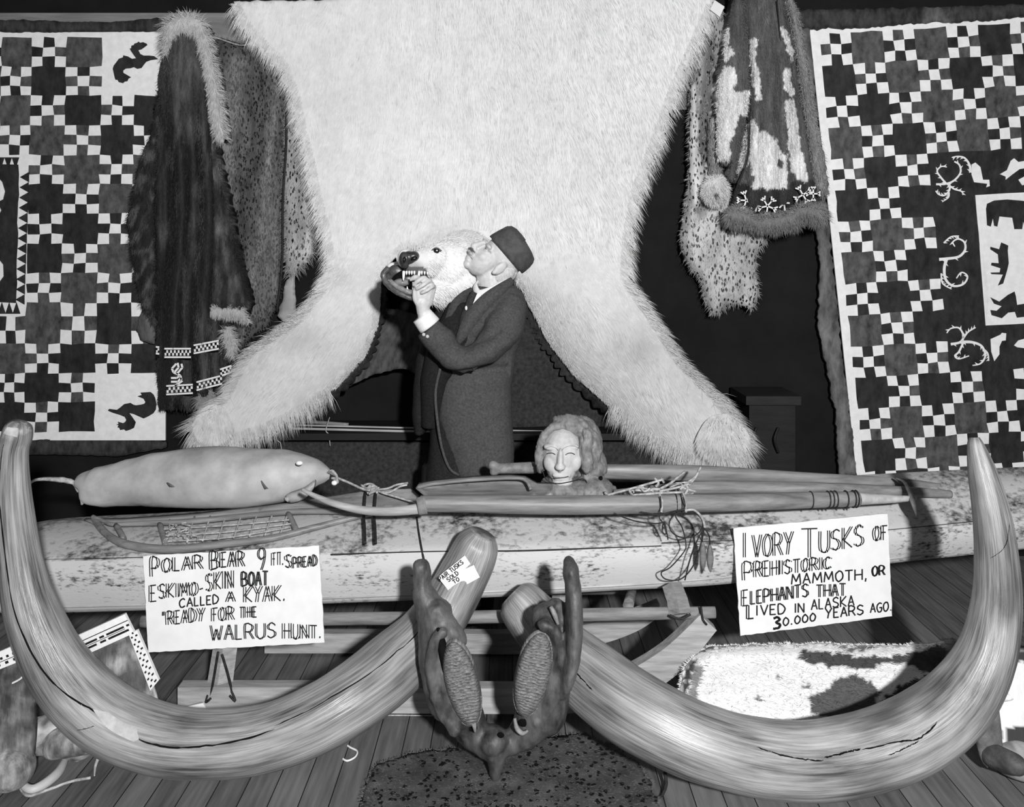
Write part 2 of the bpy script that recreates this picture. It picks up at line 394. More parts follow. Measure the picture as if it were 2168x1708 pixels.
mx = N.new('ShaderNodeMix'); mx.data_type = 'RGBA'; mx.inputs['B'].default_value = (g(14),) * 3 + (1,); L.new(gp.outputs[0], mx.inputs['Factor']); L.new(rp.outputs['Color'], mx.inputs['A'])
L.new(mx.outputs['Result'], bs.inputs['Base Color'])
bpn = N.new('ShaderNodeBump'); bpn.inputs['Strength'].default_value = .15; L.new(nz.outputs['Fac'], bpn.inputs['Height']); L.new(bpn.outputs[0], bs.inputs['Normal'])
struct(mk('floor', box((0, 1.2, -.02), (7.2, 5.9, .04)), fm, origin=(0, 0, 0), smooth=False))
struct(mk('wall_back', box((0, WY + .05, 1.6), (7.2, .1, 3.2)), MT['wall'], origin=(0, WY, 0), smooth=False))
def slab(px0, py0, px1, py1, d, th, name, m):
    a = P(px0, py0, d); b = P(px1, py1, d)
    return mk(name, box(((a[0] + b[0]) / 2, d + th / 2, (a[2] + b[2]) / 2), (b[0] - a[0], th, a[2] - b[2])), m, smooth=False)
a = P(0, 24, WY - .05); b = P(0, 92, WY - .05)
struct(mk('trim_1', box((0, WY - .012, (a[2] + b[2]) / 2), (7.0, .024, a[2] - b[2])), MT['beam'], smooth=False))
# grey boarded panel between the bear skin and the hanging parkas
G1 = box(((P(1330, 0, 4.02)[0] + P(1500, 0, 4.02)[0]) / 2, 4.03, P(0, 160, 4.02)[2]), (.42, .04, .34))
for yy, hh in ((150, .018), (188, .03)): box((P(1415, 0, 4.0)[0], 4.005, P(0, yy, 4.0)[2]), (.42, .03, hh), G1)
box((P(1462, 0, 4.0)[0], 4.005, P(0, 110, 4.0)[2]), (.03, .03, .2), G1)
struct(mk('trim_2', G1, MT['panelw'], smooth=False))
# low dark bench along the wall with the bundle of poles on its edge
bz = P(0, 918, 3.72)[2]
gb = box((P(1000, 0, 3.72)[0], 3.87, bz - .015), (2.0, .3, .03))
bench = thing('low_bench', 'long low dark bench against the back wall behind the man', 'bench', (P(1000, 0, 3.72)[0], 3.87, 0))
mk('bench_top', gb, MT['woodd'], bench, smooth=False)
mk('front_board', box((P(1000, 0, 3.8)[0], 3.78, bz / 2 - .02), (1.9, .03, bz - .06)), MT['felt'], bench, smooth=False)
for xx in (P(620, 0, 3.8)[0], P(1380, 0, 3.8)[0]):
    mk('leg', box((xx, 3.95, (bz - .03) / 2), (.06, .06, bz - .03)), MT['woodd'], bench, smooth=False)
# ------------------------------------------------------------------ patchwork blankets
def quilt(nodes, rule, d, drape):
    """nodes[r][c] = pixel of each seam crossing; rule(r,c,sub-row,sub-col) -> material slot"""
    R = len(nodes) - 1; C_ = len(nodes[0]) - 1; G_ = G(); nd = np.array(nodes, float)
    gy, gx = np.meshgrid(np.linspace(0, R, 3 * R + 1), np.linspace(0, C_, 3 * C_ + 1), indexing='ij')
    r0 = np.minimum(gy.astype(int), R - 1); c0 = np.minimum(gx.astype(int), C_ - 1); fr = (gy - r0)[..., None]; fc = (gx - c0)[..., None]
    px = (nd[r0, c0] * (1 - fc) + nd[r0, c0 + 1] * fc) * (1 - fr) + (nd[r0 + 1, c0] * (1 - fc) + nd[r0 + 1, c0 + 1] * fc) * fr
    k = np.arange(px.size // 2); wob = np.stack([hash2(k, k * 0, 1) - .5, hash2(k, k * 0, 2) - .5], 1).reshape(px.shape) * 3.4
    edge = (gy == 0) | (gy == R) | (gx == 0) | (gx == C_); px = px + np.where(edge[..., None], 0, wob)
    h, w = gy.shape; v = PA(px.reshape(-1, 2), d + drape(px[..., 0].ravel(), px[..., 1].ravel())); n = len(v)
    vb = v.copy(); vb[:, 1] += .008; f = []; m = []
    for i in range(h - 1):
        for j in range(w - 1):
            q = [i * w + j, (i + 1) * w + j, (i + 1) * w + j + 1, i * w + j + 1]; f.append(q); m.append(rule(i // 3, j // 3, i % 3, j % 3))
            f.append([a + n for a in q[::-1]]); m.append(0)
    per = [(0, j) for j in range(w - 1)] + [(i, w - 1) for i in range(h - 1)] + [(h - 1, j) for j in range(w - 1, 0, -1)] + [(i, 0) for i in range(h - 1, 0, -1)]
    per = [i * w + j for i, j in per]
    for a, b in zip(per, per[1:] + per[:1]): f.append([b, a, a + n, b + n][::-1]); m.append(0)
    return G_.add(np.concatenate([v, vb]), f, 1.0, m)
QM = [MT['qw'], MT['qd'], MT['qm']]
def ch(r, c, a, b, s):
    return 2 if hash2(np.float64(r * 3 + a * .37 + 1), np.float64(c * 5 + b * .71 + 2), s) > .55 else 1
def chk(r, c, i, j, par, s):
    if (r + c) % 2 == par: return ch(r, c, 0, 0, s)
    return 0 if (i + j) % 2 == 0 else ch(r, c, i, j, s)
QD = 4.0
lt = [-130, -62, 4, 67, 141, 217, 285, 352]; lb = [-150, -82, -14, 50, 123, 199, 275, 350]
lr = [79, 141, 202, 265, 328, 390, 452, 516, 578, 641, 728, 790, 851, 914]
lnod = [[(-146, 66), (-62, 66), (4, 67), (67, 68), (141, 68), (217, 68), (285, 67), (358, 66)]]
for y in lr:
    t = (y - 79) / 835; lnod.append([(a + (b - a) * t, y + (3 if i < 2 else 0)) for i, (a, b) in enumerate(zip(lt, lb))])
lnod.append([(b, 932) for b in lb])
def lrule(r, c, i, j):
    if r == 0 or r == 14: return 0
    r -= 1; c -= 2
    if c >= 3 and (r <= 1 or r >= 11): return 0
    if 4 <= r <= 8 and c <= 0:
        if c == 0 and j == 2: return 0
        if r == 4 and i == 0: return 0
        return 1
    if r == 9 and c <= 0 and i == 0: return 0
    return chk(r, c, i, j, 0, 3)
dr1 = lambda x, y: .006 * np.sin(x * .021) + .004 * np.sin(y * .03 + x * .01)
qa = thing('patchwork_blanket', 'checkered fur patchwork blanket behind the dark parka, with two black bird figures', 'blanket', (P(100, 0, QD)[0], QD, P(0, 932, QD)[2]), None)
mk('patchwork', quilt(lnod, lrule, QD, dr1), QM, qa, smooth=False)
def flat(polys, d, th=.003, drape=dr1, G_=None, mat=0):
    G_ = G_ or G()
    for p in polys: panel(np.asarray(p, float), (lambda x, y: d + drape(x, y)) if drape else d, th, 14, None, G_, mat)
    return G_
b1 = np.array([(850,445),(780,395),(700,385),(600,385),(540,355),(505,290),(560,275),(630,225),(660,200),(650,180),(590,155),(540,165),(510,145),(490,165),(440,180),(430,205),(390,215),(385,260),(360,265),(385,310),(430,375),(470,430),(400,440),(330,400),(250,380),(245,415),(175,440),(130,500),(85,560),(70,610),(85,680),(105,770),(120,800),(145,795),(175,840),(245,855),(270,830),(320,820),(335,780),(380,755),(320,720),(250,680),(245,640),(290,605),(370,600),(430,580),(490,610),(560,595),(600,540),(640,490),(720,460)]) / 8.1 + (230, 70)
b2 = np.array([(105,525),(125,510),(250,525),(300,490),(370,430),(470,410),(520,440),(560,450),(640,440),(700,425),(720,395),(690,340),(590,300),(660,280),(640,240),(740,235),(800,230),(850,270),(880,330),(900,430),(890,520),(850,580),(770,630),(690,665),(600,625),(520,590),(450,575),(500,640),(560,730),(530,820),(470,850),(400,870),(370,845),(305,855),(290,820),(260,810),(280,775),(245,770),(280,750),(265,720),(350,745),(390,720),(405,690),(380,640),(310,610),(180,570),(110,540)]) / 7.77 + (215, 800)
for b in (b1, b2):
    o = mk('bird_applique', flat([b], QD - .006), MT['qd'], qa, smooth=False); o['label'] = 'black fur bird figure sewn on white'
tr = []
for k in range(13):
    y = 364 + k * 21.6; x = 61 - k * .8; tr.append([(x, y), (x - 19, y + 10.8), (x, y + 21.4)])
for k in range(4):
    x = -14 + k * 15.5; tr.append([(x - 8, 333), (x + 7.5, 333), (x, 357)]); x = x + 2; tr.append([(x, 640), (x + 8, 664), (x - 8, 664)])
for t_ in tr: mk('triangle_applique', flat([t_], QD - .005), MT['qd'], qa, smooth=False)
for q_ in ([[(-30, 390), (-8, 372), (4, 385), (10, 405), (6, 422), (-6, 428), (2, 445), (-10, 470), (-30, 470)], [(-30, 560), (-6, 545), (6, 560), (7, 585), (-4, 600), (-30, 600)]]): mk('scroll_applique', flat([q_], QD - .005), MT['qw'], qa, smooth=False)
mk('fur_border', panel(jag([(-150, 42), (60, 42), (150, 46), (240, 46), (350, 36), (372, 34), (372, 62), (350, 66), (200, 68), (60, 66), (-150, 68)], 1.6), QD - .01, .02, 14), MT['fb'], qa)
mk('fur_border', panel(jag([(-150, 930), (200, 931), (351, 934), (352, 948), (250, 966), (60, 962), (-150, 960)], 1.6), QD + .002, .02, 14), MT['fb'], qa)
# right blanket
rx = lambda c, r: 1733 + 67.3 * c + 6.95 * r
ry = lambda c, r: 73 - 4.0 * c + 66.1 * r
NR, NC = 15, 9
rnod = []
for r in range(-1, NR + 1):
    row = []
    for c in range(-1, NC + 1):
        rr = r if r >= 0 else -.23; cc = c if c >= 0 else -.26
        row.append((rx(cc, rr), ry(cc, rr)))
    rnod.append(row)
def rrule(r, c, i, j):
    if r == 0 or c == 0: return 0
    r -= 1; c -= 1
    if 4 <= r <= 10 and c >= 3: return 1
    return chk(r, c, i, j, 1, 11)
dr2 = lambda x, y: .006 * np.sin(x * .018 + 1) + .005 * np.sin(y * .022)
qb = thing('patchwork_blanket', 'checkered fur patchwork blanket with white scrolls and animal figures, beside the pied parka', 'blanket', (P(1950, 0, QD)[0], QD, P(0, 1030, QD)[2]), None)
mk('patchwork', quilt(rnod, rrule, QD, dr2), QM, qb, smooth=False)
mk('animal_panel', flat([[(2065, 413), (2130, 409), (2260, 403), (2275, 678), (2150, 686), (2087, 689)]], QD - .006, drape=dr2), MT['qw'], qb, smooth=False)
zc = lambda L: np.array(L, float) / 1.867 + (1950, 300)
figs = [[(258,265),(262,245),(290,232),(340,228),(390,232),(425,236),(440,270),(436,345),(412,350),(405,310),(400,345),(370,345),(362,300),(310,295),(302,335),(290,332),(285,300),(276,335),(262,330)],
        [(345,410),(318,398),(310,425),(275,415),(275,425),(305,445),(308,480),(280,478),(278,488),(315,500),(312,516),(275,517),(280,523),(325,525),(305,568),(325,560),(340,510),(347,480),(343,430)],
        [(275,615),(310,632),(345,605),(370,592),(375,610),(380,645),(410,640),(430,655),(425,690),(380,695),(372,672),(345,675),(320,697),(280,685),(275,665),(300,668),(320,650),(290,640)]]
for nm, p in zip(('bear_figure', 'dog_figure', 'man_figure'), figs):
    mk(nm, flat([zc(p)], QD - .0095, drape=dr2), MT['qd'], qb, smooth=False)
def scroll(path, w0, w1, barb, side=1, n=26):
    """tapering curved stroke with leaf barbs, as polygons in photo measure"""
    p = cr(path, n); t = np.gradient(p, axis=0); t /= np.linalg.norm(t, axis=1)[:, None]; nr = np.stack([t[:, 1], -t[:, 0]], 1) * side
    w = np.linspace(w0, w1, n)[:, None]; out = [np.concatenate([p + nr * w, (p - nr * w)[::-1]])]
    for i in range(2, n - 2, 4):
        q = p[i] + nr[i] * w[i] * .5; out.append([q - t[i] * barb * .45, q + nr[i] * barb + t[i] * barb * .7, q + t[i] * barb * .35])
    return out
SA = [([(195,122),(192,92),(172,64),(145,58),(122,62)], 5, 2, 11, 1), ([(60,168),(100,166),(132,152),(156,122),(152,92),(132,78)], 4, 3, 10, -1), ([(100,166),(78,140),(64,116),(80,98),(102,100)], 4, 2, 10, 1), ([(104,166),(130,186),(160,196),(166,210)], 4, 2, 10, 1), ([(112,168),(112,192),(92,212),(70,208),(58,194)], 4, 2, 11, -1), ([(110,200),(108,220),(84,238)], 4, 1, 9, -1)]
SB = [([(72,465),(105,462),(150,454),(174,428),(172,398),(148,384),(126,396),(134,414)], 6, 2, 12, -1), ([(102,462),(92,500),(98,545),(128,570),(168,562),(184,532),(160,516),(140,540)], 6, 2, 12, 1), ([(90,400),(118,376),(150,372)], 3, 2, 10, -1), ([(80,520),(86,560),(120,582)], 3, 2, 10, 1)]
SD = [([(118,800),(155,792),(168,768),(150,736),(118,738),(102,756)], 5, 2, 11, -1), ([(155,792),(200,792),(240,808),(254,846),(236,876),(204,884)], 6, 2, 11, -1), ([(166,778),(186,752),(216,734)], 4, 2, 10, 1), ([(166,796),(150,830),(134,846),(150,858),(190,846)], 4, 2, 10, 1), ([(244,816),(264,836),(268,866)], 3, 2, 9, -1)]
for S in (SA, SB, SD):
    pl = []
    for path, w0, w1, bb, sd in S: pl += [zc(q) for q in scroll(path, w0, w1, bb, sd)]
    mk('scroll_applique', flat(pl, QD - .006, drape=dr2), MT['qw'], qb, smooth=False)
sh = [[(200,90),(215,82),(235,100),(243,140),(245,150),(270,150),(272,175),(258,180),(262,166),(210,160),(200,130)], [(275,780),(315,762),(320,755),(337,757),(335,785),(320,787),(310,810),(310,840),(290,867),(278,830)],
      [(312,128),(340,112),(355,75),(368,65),(385,80),(440,70),(440,100),(390,108),(360,130),(335,150),(335,138)], [(368,805),(385,785),(440,770),(440,820),(380,812)], [(385,150),(440,120),(440,165),(400,172)]]
for q_ in sh: mk('figure_applique', flat([zc(q_)], QD - .006, drape=dr2), MT['qw'], qb, smooth=False)
mk('fur_border', panel(jag([(1686, 22), (1780, 20), (1900, 17), (2010, 14), (2290, 4), (2290, 28), (2130, 38), (2085, 42), (1900, 52), (1800, 58), (1690, 60)], 3), QD - .012, .03, 12, lambda x, y: np.where((x > 1955) & (x < 2012), 2.4, 1.0)), MT['fb'], qb)
mk('fur_border', panel(jag([(1690, 60), (1712, 58), (1740, 330), (1780, 720), (1814, 1005), (1780, 1012), (1772, 880), (1752, 780), (1733, 690), (1738, 560), (1728, 480), (1736, 400), (1712, 250), (1698, 130)], 3), QD - .012, .03, 12), MT['fbg'], qb)

# ------------------------------------------------------------------ polar bear skin
BO = [(496, 4), (512, 45), (560, 100), (598, 135), (622, 200), (638, 280), (656, 350), (672, 430), (690, 500), (697, 560), (680, 610), (632, 672), (572, 712), (520, 752), (494, 800), (476, 836), (440, 872), (410, 900), (424, 926), (470, 932), (496, 928), (520, 922), (575, 902), (640, 868), (718, 816), (776, 752), (800, 690), (806, 620), (806, 575), (860, 520), (960, 520), (1060, 560), (1096, 600), (1122, 650), (1166, 732), (1212, 790), (1298, 868), (1380, 930), (1440, 964), (1486, 984), (1528, 986), (1566, 965), (1580, 932), (1556, 890), (1516, 838), (1440, 762), (1376, 662), (1326, 590), (1330, 500), (1350, 400), (1390, 300), (1432, 180), (1474, 90), (1508, 10), (1530, -60), (900, -70), (700, 0)]
BO = np.array(BO, float)
LL = np.array([(750, 560), (730, 640), (640, 750), (540, 850), (440, 905)], float); RL = np.array([(1210, 560), (1240, 640), (1340, 770), (1440, 870), (1540, 960)], float)
def pdist(px, py, line):
    best = np.full(np.shape(px), 1e9)
    for a, b in zip(line[:-1], line[1:]):
        ab = b - a; t = np.clip(((px - a[0]) * ab[0] + (py - a[1]) * ab[1]) / ab.dot(ab), 0, 1)
        best = np.minimum(best, np.hypot(px - a[0] - t * ab[0], py - a[1] - t * ab[1]))
    return best
def bear_d(px, py):
    px = np.asarray(px, float); py = np.asarray(py, float)
    leg = np.clip((py - 520) / 120, 0, 1); leg = leg * leg * (3 - 2 * leg)
    dl = np.minimum(pdist(px, py, LL), pdist(px, py, RL)); b = np.clip(1 - (dl / 118) ** 2, 0, 1) ** .8
    d = 3.90 - .05 * (1 - leg) * np.clip(1 - ((px - 1050) / 430) ** 2, 0, 1) - leg * (.165 * b)
    d -= .16 * np.clip((py - 560) / 380, 0, 1)
    d += .014 * (fnoise(px / 70, py / 90, 4) - .5)
    nk = np.clip(1 - np.hypot((px - 960) / 120, (py - 570) / 90), 0, 1); d -= .22 * nk
    return d
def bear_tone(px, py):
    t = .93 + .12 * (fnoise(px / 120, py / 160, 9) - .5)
    k = np.clip((py - 560) / 200, 0, 1)                         # leg shading painted into the fur tone: light falloff and curve of the hide
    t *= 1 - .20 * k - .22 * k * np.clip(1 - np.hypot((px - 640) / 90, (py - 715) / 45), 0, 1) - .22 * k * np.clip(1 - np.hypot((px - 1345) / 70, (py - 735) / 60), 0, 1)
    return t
bear = thing('polar_bear_skin', 'huge white polar bear skin with mounted snarling head hanging spread on the wall', 'bear skin', (0, 3.9, P(0, 985, 3.75)[2]))
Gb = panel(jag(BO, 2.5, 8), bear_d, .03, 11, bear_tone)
# coat hairs, combed down the body and out along the legs
pts = scatter(BO, 60000)
def comb(px, py):
    dx = np.zeros(len(px)); dy = np.ones(len(px)); s = np.clip((px - 1030) / 260, -1, 1)
    k = np.clip((py - 430) / 260, 0, 1); dx += s * k * .75; dx += s * (1 - k) * .3
    n = (fnoise(px / 45, py / 45, 2) - .5) * 1.1; return dx + n * dy, dy - n * dx
dx, dy = comb(pts[:, 0], pts[:, 1]); d0 = bear_d(pts[:, 0], pts[:, 1])
nl = np.hypot(dx, dy); slope = (bear_d(pts[:, 0] + dx / nl * 10, pts[:, 1] + dy / nl * 10) - d0) / (10 * 3.85 / F)
dirs = np.stack([dx, slope * nl - .13, -dy], 1)
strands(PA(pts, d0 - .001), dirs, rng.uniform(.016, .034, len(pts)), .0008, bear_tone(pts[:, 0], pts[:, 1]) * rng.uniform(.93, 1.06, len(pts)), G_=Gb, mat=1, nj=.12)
# long fringe round the edge
ed = BO[:-3]; e = dens(ed, 4, False); q, t = along(e, 15000); nrm = np.stack([t[:, 1], -t[:, 0]], 1)
c0 = inpoly(q[:, 0] + nrm[:, 0] * 6, q[:, 1] + nrm[:, 1] * 6, BO); nrm[c0] *= -1
inner = (q[:, 0] > 700) & (q[:, 0] < 1290) & (q[:, 1] > 540) & (q[:, 1] < 870); paw = ((q[:, 0] < 520) | (q[:, 0] > 1440)) & (q[:, 1] > 830)
ln = np.where(inner, .006, np.where(paw, rng.uniform(.05, .11, len(q)), rng.uniform(.02, .085, len(q))))
dirs = np.stack([nrm[:, 0] + rng.normal(0, .35, len(q)), np.full(len(q), -.15), -nrm[:, 1] - .55 - .3 * rng.random(len(q))], 1)
qi = q - nrm * rng.uniform(0, 14, len(q))[:, None]
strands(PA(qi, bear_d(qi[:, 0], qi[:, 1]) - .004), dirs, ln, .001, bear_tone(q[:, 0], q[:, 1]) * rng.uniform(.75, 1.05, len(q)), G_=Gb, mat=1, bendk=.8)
mk('hide', Gb, [MT['bear'], MT['strand']], bear)
def scallop(path, d, out, w, n, name):
    p = cr(path, n * 6 + 1); t = np.gradient(p, axis=0); t /= np.linalg.norm(t, axis=1)[:, None]; nr = np.stack([t[:, 1], -t[:, 0]], 1) * out
    k = np.arange(len(p)); wv = w * (.55 + .45 * np.abs(np.sin(math.pi * k / 6))) + (vnoise(k * .3, k * 0, 3) - .5) * w * .4
    poly = np.concatenate([p - nr * 6, (p + nr * wv[:, None])[::-1]])
    return mk(name, panel(poly, lambda x, y: bear_d(x, y) + d, .006, 9), MT['felt'], bear)
scallop([(498, 12), (515, 55), (560, 108), (600, 145), (628, 225), (642, 300), (660, 375), (676, 450)], .02, 1, 15, 34, 'scalloped_edging')
scallop([(800, 585), (808, 640), (796, 700), (774, 760), (718, 824), (640, 876), (590, 902)], .02, 1, 13, 24, 'scalloped_edging')
scallop([(1084, 590), (1110, 640), (1135, 690), (1166, 738), (1212, 798), (1290, 868)], .02, -1, 15, 22, 'scalloped_edging')
scallop([(1300, 872), (1345, 905), (1390, 936)], .02, -1, 12, 8, 'scalloped_edging')
pl = lambda x, y: 3.86 + .012 * np.sin((x * .8 + y * .5) * .22)
mk('lining', panel(jag([(815, 650), (890, 668), (900, 740), (885, 790), (840, 780), (800, 790), (760, 808), (712, 830), (690, 836), (690, 800), (760, 740)], 3), pl, .006, 7), MT['lining'], bear)
mk('lining', panel(jag([(1060, 640), (1100, 650), (1130, 700), (1170, 760), (1220, 815), (1300, 880), (1395, 945), (1380, 930), (1360, 915), (1060, 912)], 2), lambda x, y: 3.87 + .01 * np.sin(x * .05), .006, 12), MT['felt'], bear)
# cut ends of the paws with claws
for cx, cy, a, b in ((452, 892, 34, 36), (1530, 922, 48, 46)):
    th = np.linspace(0, 2 * math.pi, 36, endpoint=False); po = np.stack([cx + a * np.cos(th), cy + b * np.sin(th)], 1)
    Gp = panel(po, lambda x, y: bear_d(x, y) - .006 - .02 * np.clip(1 - ((x - cx) / a) ** 2 - ((y - cy) / b) ** 2, 0, 1), .02, 8, lambda x, y: .72 + 0 * x)
    q = scatter(po, 2600); q2, t2 = along(po, 1400, True)
    for r_ in (q, q2):
        dd = np.stack([(r_[:, 0] - cx) / a * .8, -.25 + 0 * r_[:, 0], -.9 + 0 * r_[:, 0]], 1)
        strands(PA(r_, bear_d(r_[:, 0], r_[:, 1]) - .03), dd, rng.uniform(.015, .045, len(r_)), .001, .74 * rng.uniform(.8, 1.15, len(r_)), G_=Gp, mat=1)
    mk('paw', Gp, [MT['bear'], MT['strand']], bear)
mk('claw', gt([P(1566, 930, 3.66), P(1577, 931, 3.65), P(1588, 934, 3.66)], [.008, .006, .001], 8, n=8), MT['tooth'], bear)

# ---- the mounted head
HB = G(); U = F
def E(px, py, d, a, b, c, G_=HB, **k): return ell(P(px, py, d), (a * d / F, c, b * d / F), G_=G_, **k)
E(946, 560, 3.36, 56, 52, .11); E(968, 590, 3.40, 50, 50, .11); E(925, 540, 3.32, 32, 26, .07); E(960, 530, 3.42, 42, 28, .09)
capsule(P(965, 580, 3.42), P(985, 560, 3.86), .11, .17, HB); E(930, 612, 3.34, 36, 30, .075)
capsule(P(922, 546, 3.27), P(872, 556, 3.17), .052, .040, HB)                    # upper muzzle
E(858, 548, 3.145, 17, 22, .03)
capsule(P(912, 566, 3.26), P(884, 572, 3.18), .035, .026, HB)                    # upper lip
capsule(P(925, 622, 3.30), P(895, 622, 3.22), .045, .026, HB)                    # lower jaw, a scoop
for pa, pb, ra, rb in (((900, 624, 3.22), (868, 624, 3.15), .024, .018), ((868, 624, 3.15), (835, 610, 3.16), .018, .016), ((835, 610, 3.16), (815, 588, 3.22), .016, .014), ((815, 588, 3.22), (828, 566, 3.28), .014, .016), ((828, 566, 3.28), (880, 560, 3.33), .02, .03)):
    capsule(P(*pa), P(*pb), ra, rb, HB, 10)
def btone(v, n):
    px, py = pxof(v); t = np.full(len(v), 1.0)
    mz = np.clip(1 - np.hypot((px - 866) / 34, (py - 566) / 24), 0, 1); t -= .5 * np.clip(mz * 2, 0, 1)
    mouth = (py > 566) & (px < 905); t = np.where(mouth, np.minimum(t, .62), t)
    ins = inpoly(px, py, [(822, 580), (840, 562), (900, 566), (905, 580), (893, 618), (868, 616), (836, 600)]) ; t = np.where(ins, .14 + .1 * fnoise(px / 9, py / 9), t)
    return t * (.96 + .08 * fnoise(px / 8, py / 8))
hd = mk
keep = []
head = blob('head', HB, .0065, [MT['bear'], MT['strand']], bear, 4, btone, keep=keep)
kv, kn = keep[0]; px, py = pxof(kv); ok = (kn[:, 1] < .3) & ~((px < 905) & (py > 540)) & (px > 880)
idx = rng.choice(np.where(ok)[0], 14000); rt = kv[idx]; nn = kn[idx]
cb_ = np.stack([np.full(len(idx), .55), np.full(len(idx), .3), np.full(len(idx), -.45)], 1); cb_ = cb_ - nn * (cb_ * nn).sum(1)[:, None]
dirs = nn * .16 + cb_ + rng.normal(0, .18, (len(idx), 3))
low = (px[idx] > 915) & (py[idx] > 600)
mk('head_fur', strands(rt, dirs, np.where(low, rng.uniform(.02, .05, len(idx)), rng.uniform(.008, .02, len(idx))), .0008, rng.uniform(.96, 1.08, len(idx)), nrm=nn * .5 + (0, -.7, .2), nj=.08), MT['strand'], bear)
N_ = G(); E(866, 545, 3.125, 15, 14, .03, N_); E(855, 548, 3.12, 10, 16, .03, N_); E(876, 542, 3.13, 12, 11, .03, N_); E(858, 560, 3.125, 8, 9, .02, N_)
nos = blob('nose', N_, .003, MT['lip'], bear, 2, lambda v, n: .5 + 0 * v[:, 0])
n2 = G()
E(877, 547, 3.100, 8, 5, .012, n2, B=[[.95, 0, .3], [0, 1, 0], [-.3, 0, .95]]); E(856, 550, 3.093, 3.5, 7, .01, n2); mk('nostril', n2, MT['dark'], nos)
def surf(v, x, y, r=5):
    a, b = pxof(v); k = np.hypot(a - x, b - y) < r; return v[k, 1].min()
ed_ = surf(kv, 924, 531)
ey = G(); E(924, 531, ed_ + .001, 7, 5.5, .008, ey); eyo = mk('eye', ey, MT['dark'], bear)
gl = G(); E(925, 530, ed_ - .0075, 1.6, 1.6, .002, gl); mk('eye_glint', gl, MT['tooth'], eyo)
el_ = gt(P3([(914, 530, ed_ - .003), (924, 524, ed_ - .006), (935, 531, ed_ - .003)]), .0022, 6, n=12); mk('eyelid', el_, MT['lip'], eyo)
mo = G(); E(862, 590, 3.20, 34, 22, .05, mo); mk('mouth_lining', mo, MT['dark'], bear)
lp = gt(P3([(822, 566, 3.16), (812, 582, 3.15), (818, 598, 3.14), (838, 615, 3.125), (866, 630, 3.115), (888, 632, 3.14)]), [.010, .012, .011, .012, .011, .008], 10, n=40, rough=.35, seed=3)
mk('lower_lip', lp, MT['lip'], bear).__setitem__('label', 'dark wrinkled lower lip')
gm = gt(P3([(826, 594, 3.135), (842, 607, 3.118), (866, 618, 3.11), (884, 618, 3.125)]), [.008, .010, .010, .008], 10, n=30, rough=.3)
mk('gum', gm, MT['tongue'], bear)
tg = G(); E(850, 598, 3.15, 18, 9, .03, tg); blob('tongue', tg, .004, MT['tongue'], bear, 3)
fl2 = G(); E(840, 576, 3.19, 20, 17, .02, fl2); E(826, 584, 3.20, 12, 14, .02, fl2); blob('far_lip', fl2, .004, MT['lip'], bear, 3, lambda v, n: .6 + .5 * fnoise(v[:, 0] * 120, v[:, 2] * 120))
def tooth(a, b, r): mk('tooth', gt(P3([a, ((a[0] + b[0]) / 2, (a[1] + b[1]) / 2, (a[2] + b[2]) / 2 - .004), b]), [r, r * .9, r * .35], 8, n=7), MT['tooth'], bear)
tooth((855, 574, 3.112), (854, 594, 3.108), .006); tooth((888, 574, 3.135), (885, 592, 3.128), .006)
for k in range(4): tooth((861 + k * 5.4, 574, 3.112 + .003 * k), (861 + k * 5.4, 582, 3.110 + .003 * k), .0042)
for k in range(3): tooth((893 + k * 6, 574 + k, 3.14 + k * .012), (893 + k * 6, 582, 3.14 + k * .012), .004)
tooth((876, 618, 3.115), (874, 596, 3.112), .0055); tooth((863, 616, 3.112), (862, 606, 3.11), .0036)

# ------------------------------------------------------------------ bundle of poles on the bench
z_ = lambda d: 0
bd = 3.745
for k, (a, b, r, lab) in enumerate((((586, 906, bd), (1392, 926, bd + .02), .006, 'long thin pale pole lying along the front edge of the bench'), ((596, 899, bd + .03), (1386, 919, bd + .04), .0045, 'thinner pale pole lying just behind the front pole of the bench'), ((604, 889, bd + .05), (738, 899, bd + .05), .009, 'short dark stick tied on the left end of the pole bundle'))):
    tag(mk('pole', gt(P3([a, b]), [r, r], 8, n=14), MT['wood' if k < 2 else 'shaft'], None), lab, 'pole', 'poles on the bench')
for a in ((592, 905), (694, 886)):
    tag(mk('tie_string', gt(P3([(a[0] + 4, a[1] - 3, bd - .012), (a[0] - 4, a[1] + 24, bd - .016), (a[0] + 2, a[1] + 34, bd - .016), (a[0] + 5, a[1] + 58, bd - .014)]), .0022, 6, n=20), MT['cord'], None),
        'pale string hanging from the left tip of the poles' if a[0] < 600 else 'pale string looped round the poles right of the bear paw', 'string', 'strings on the poles')
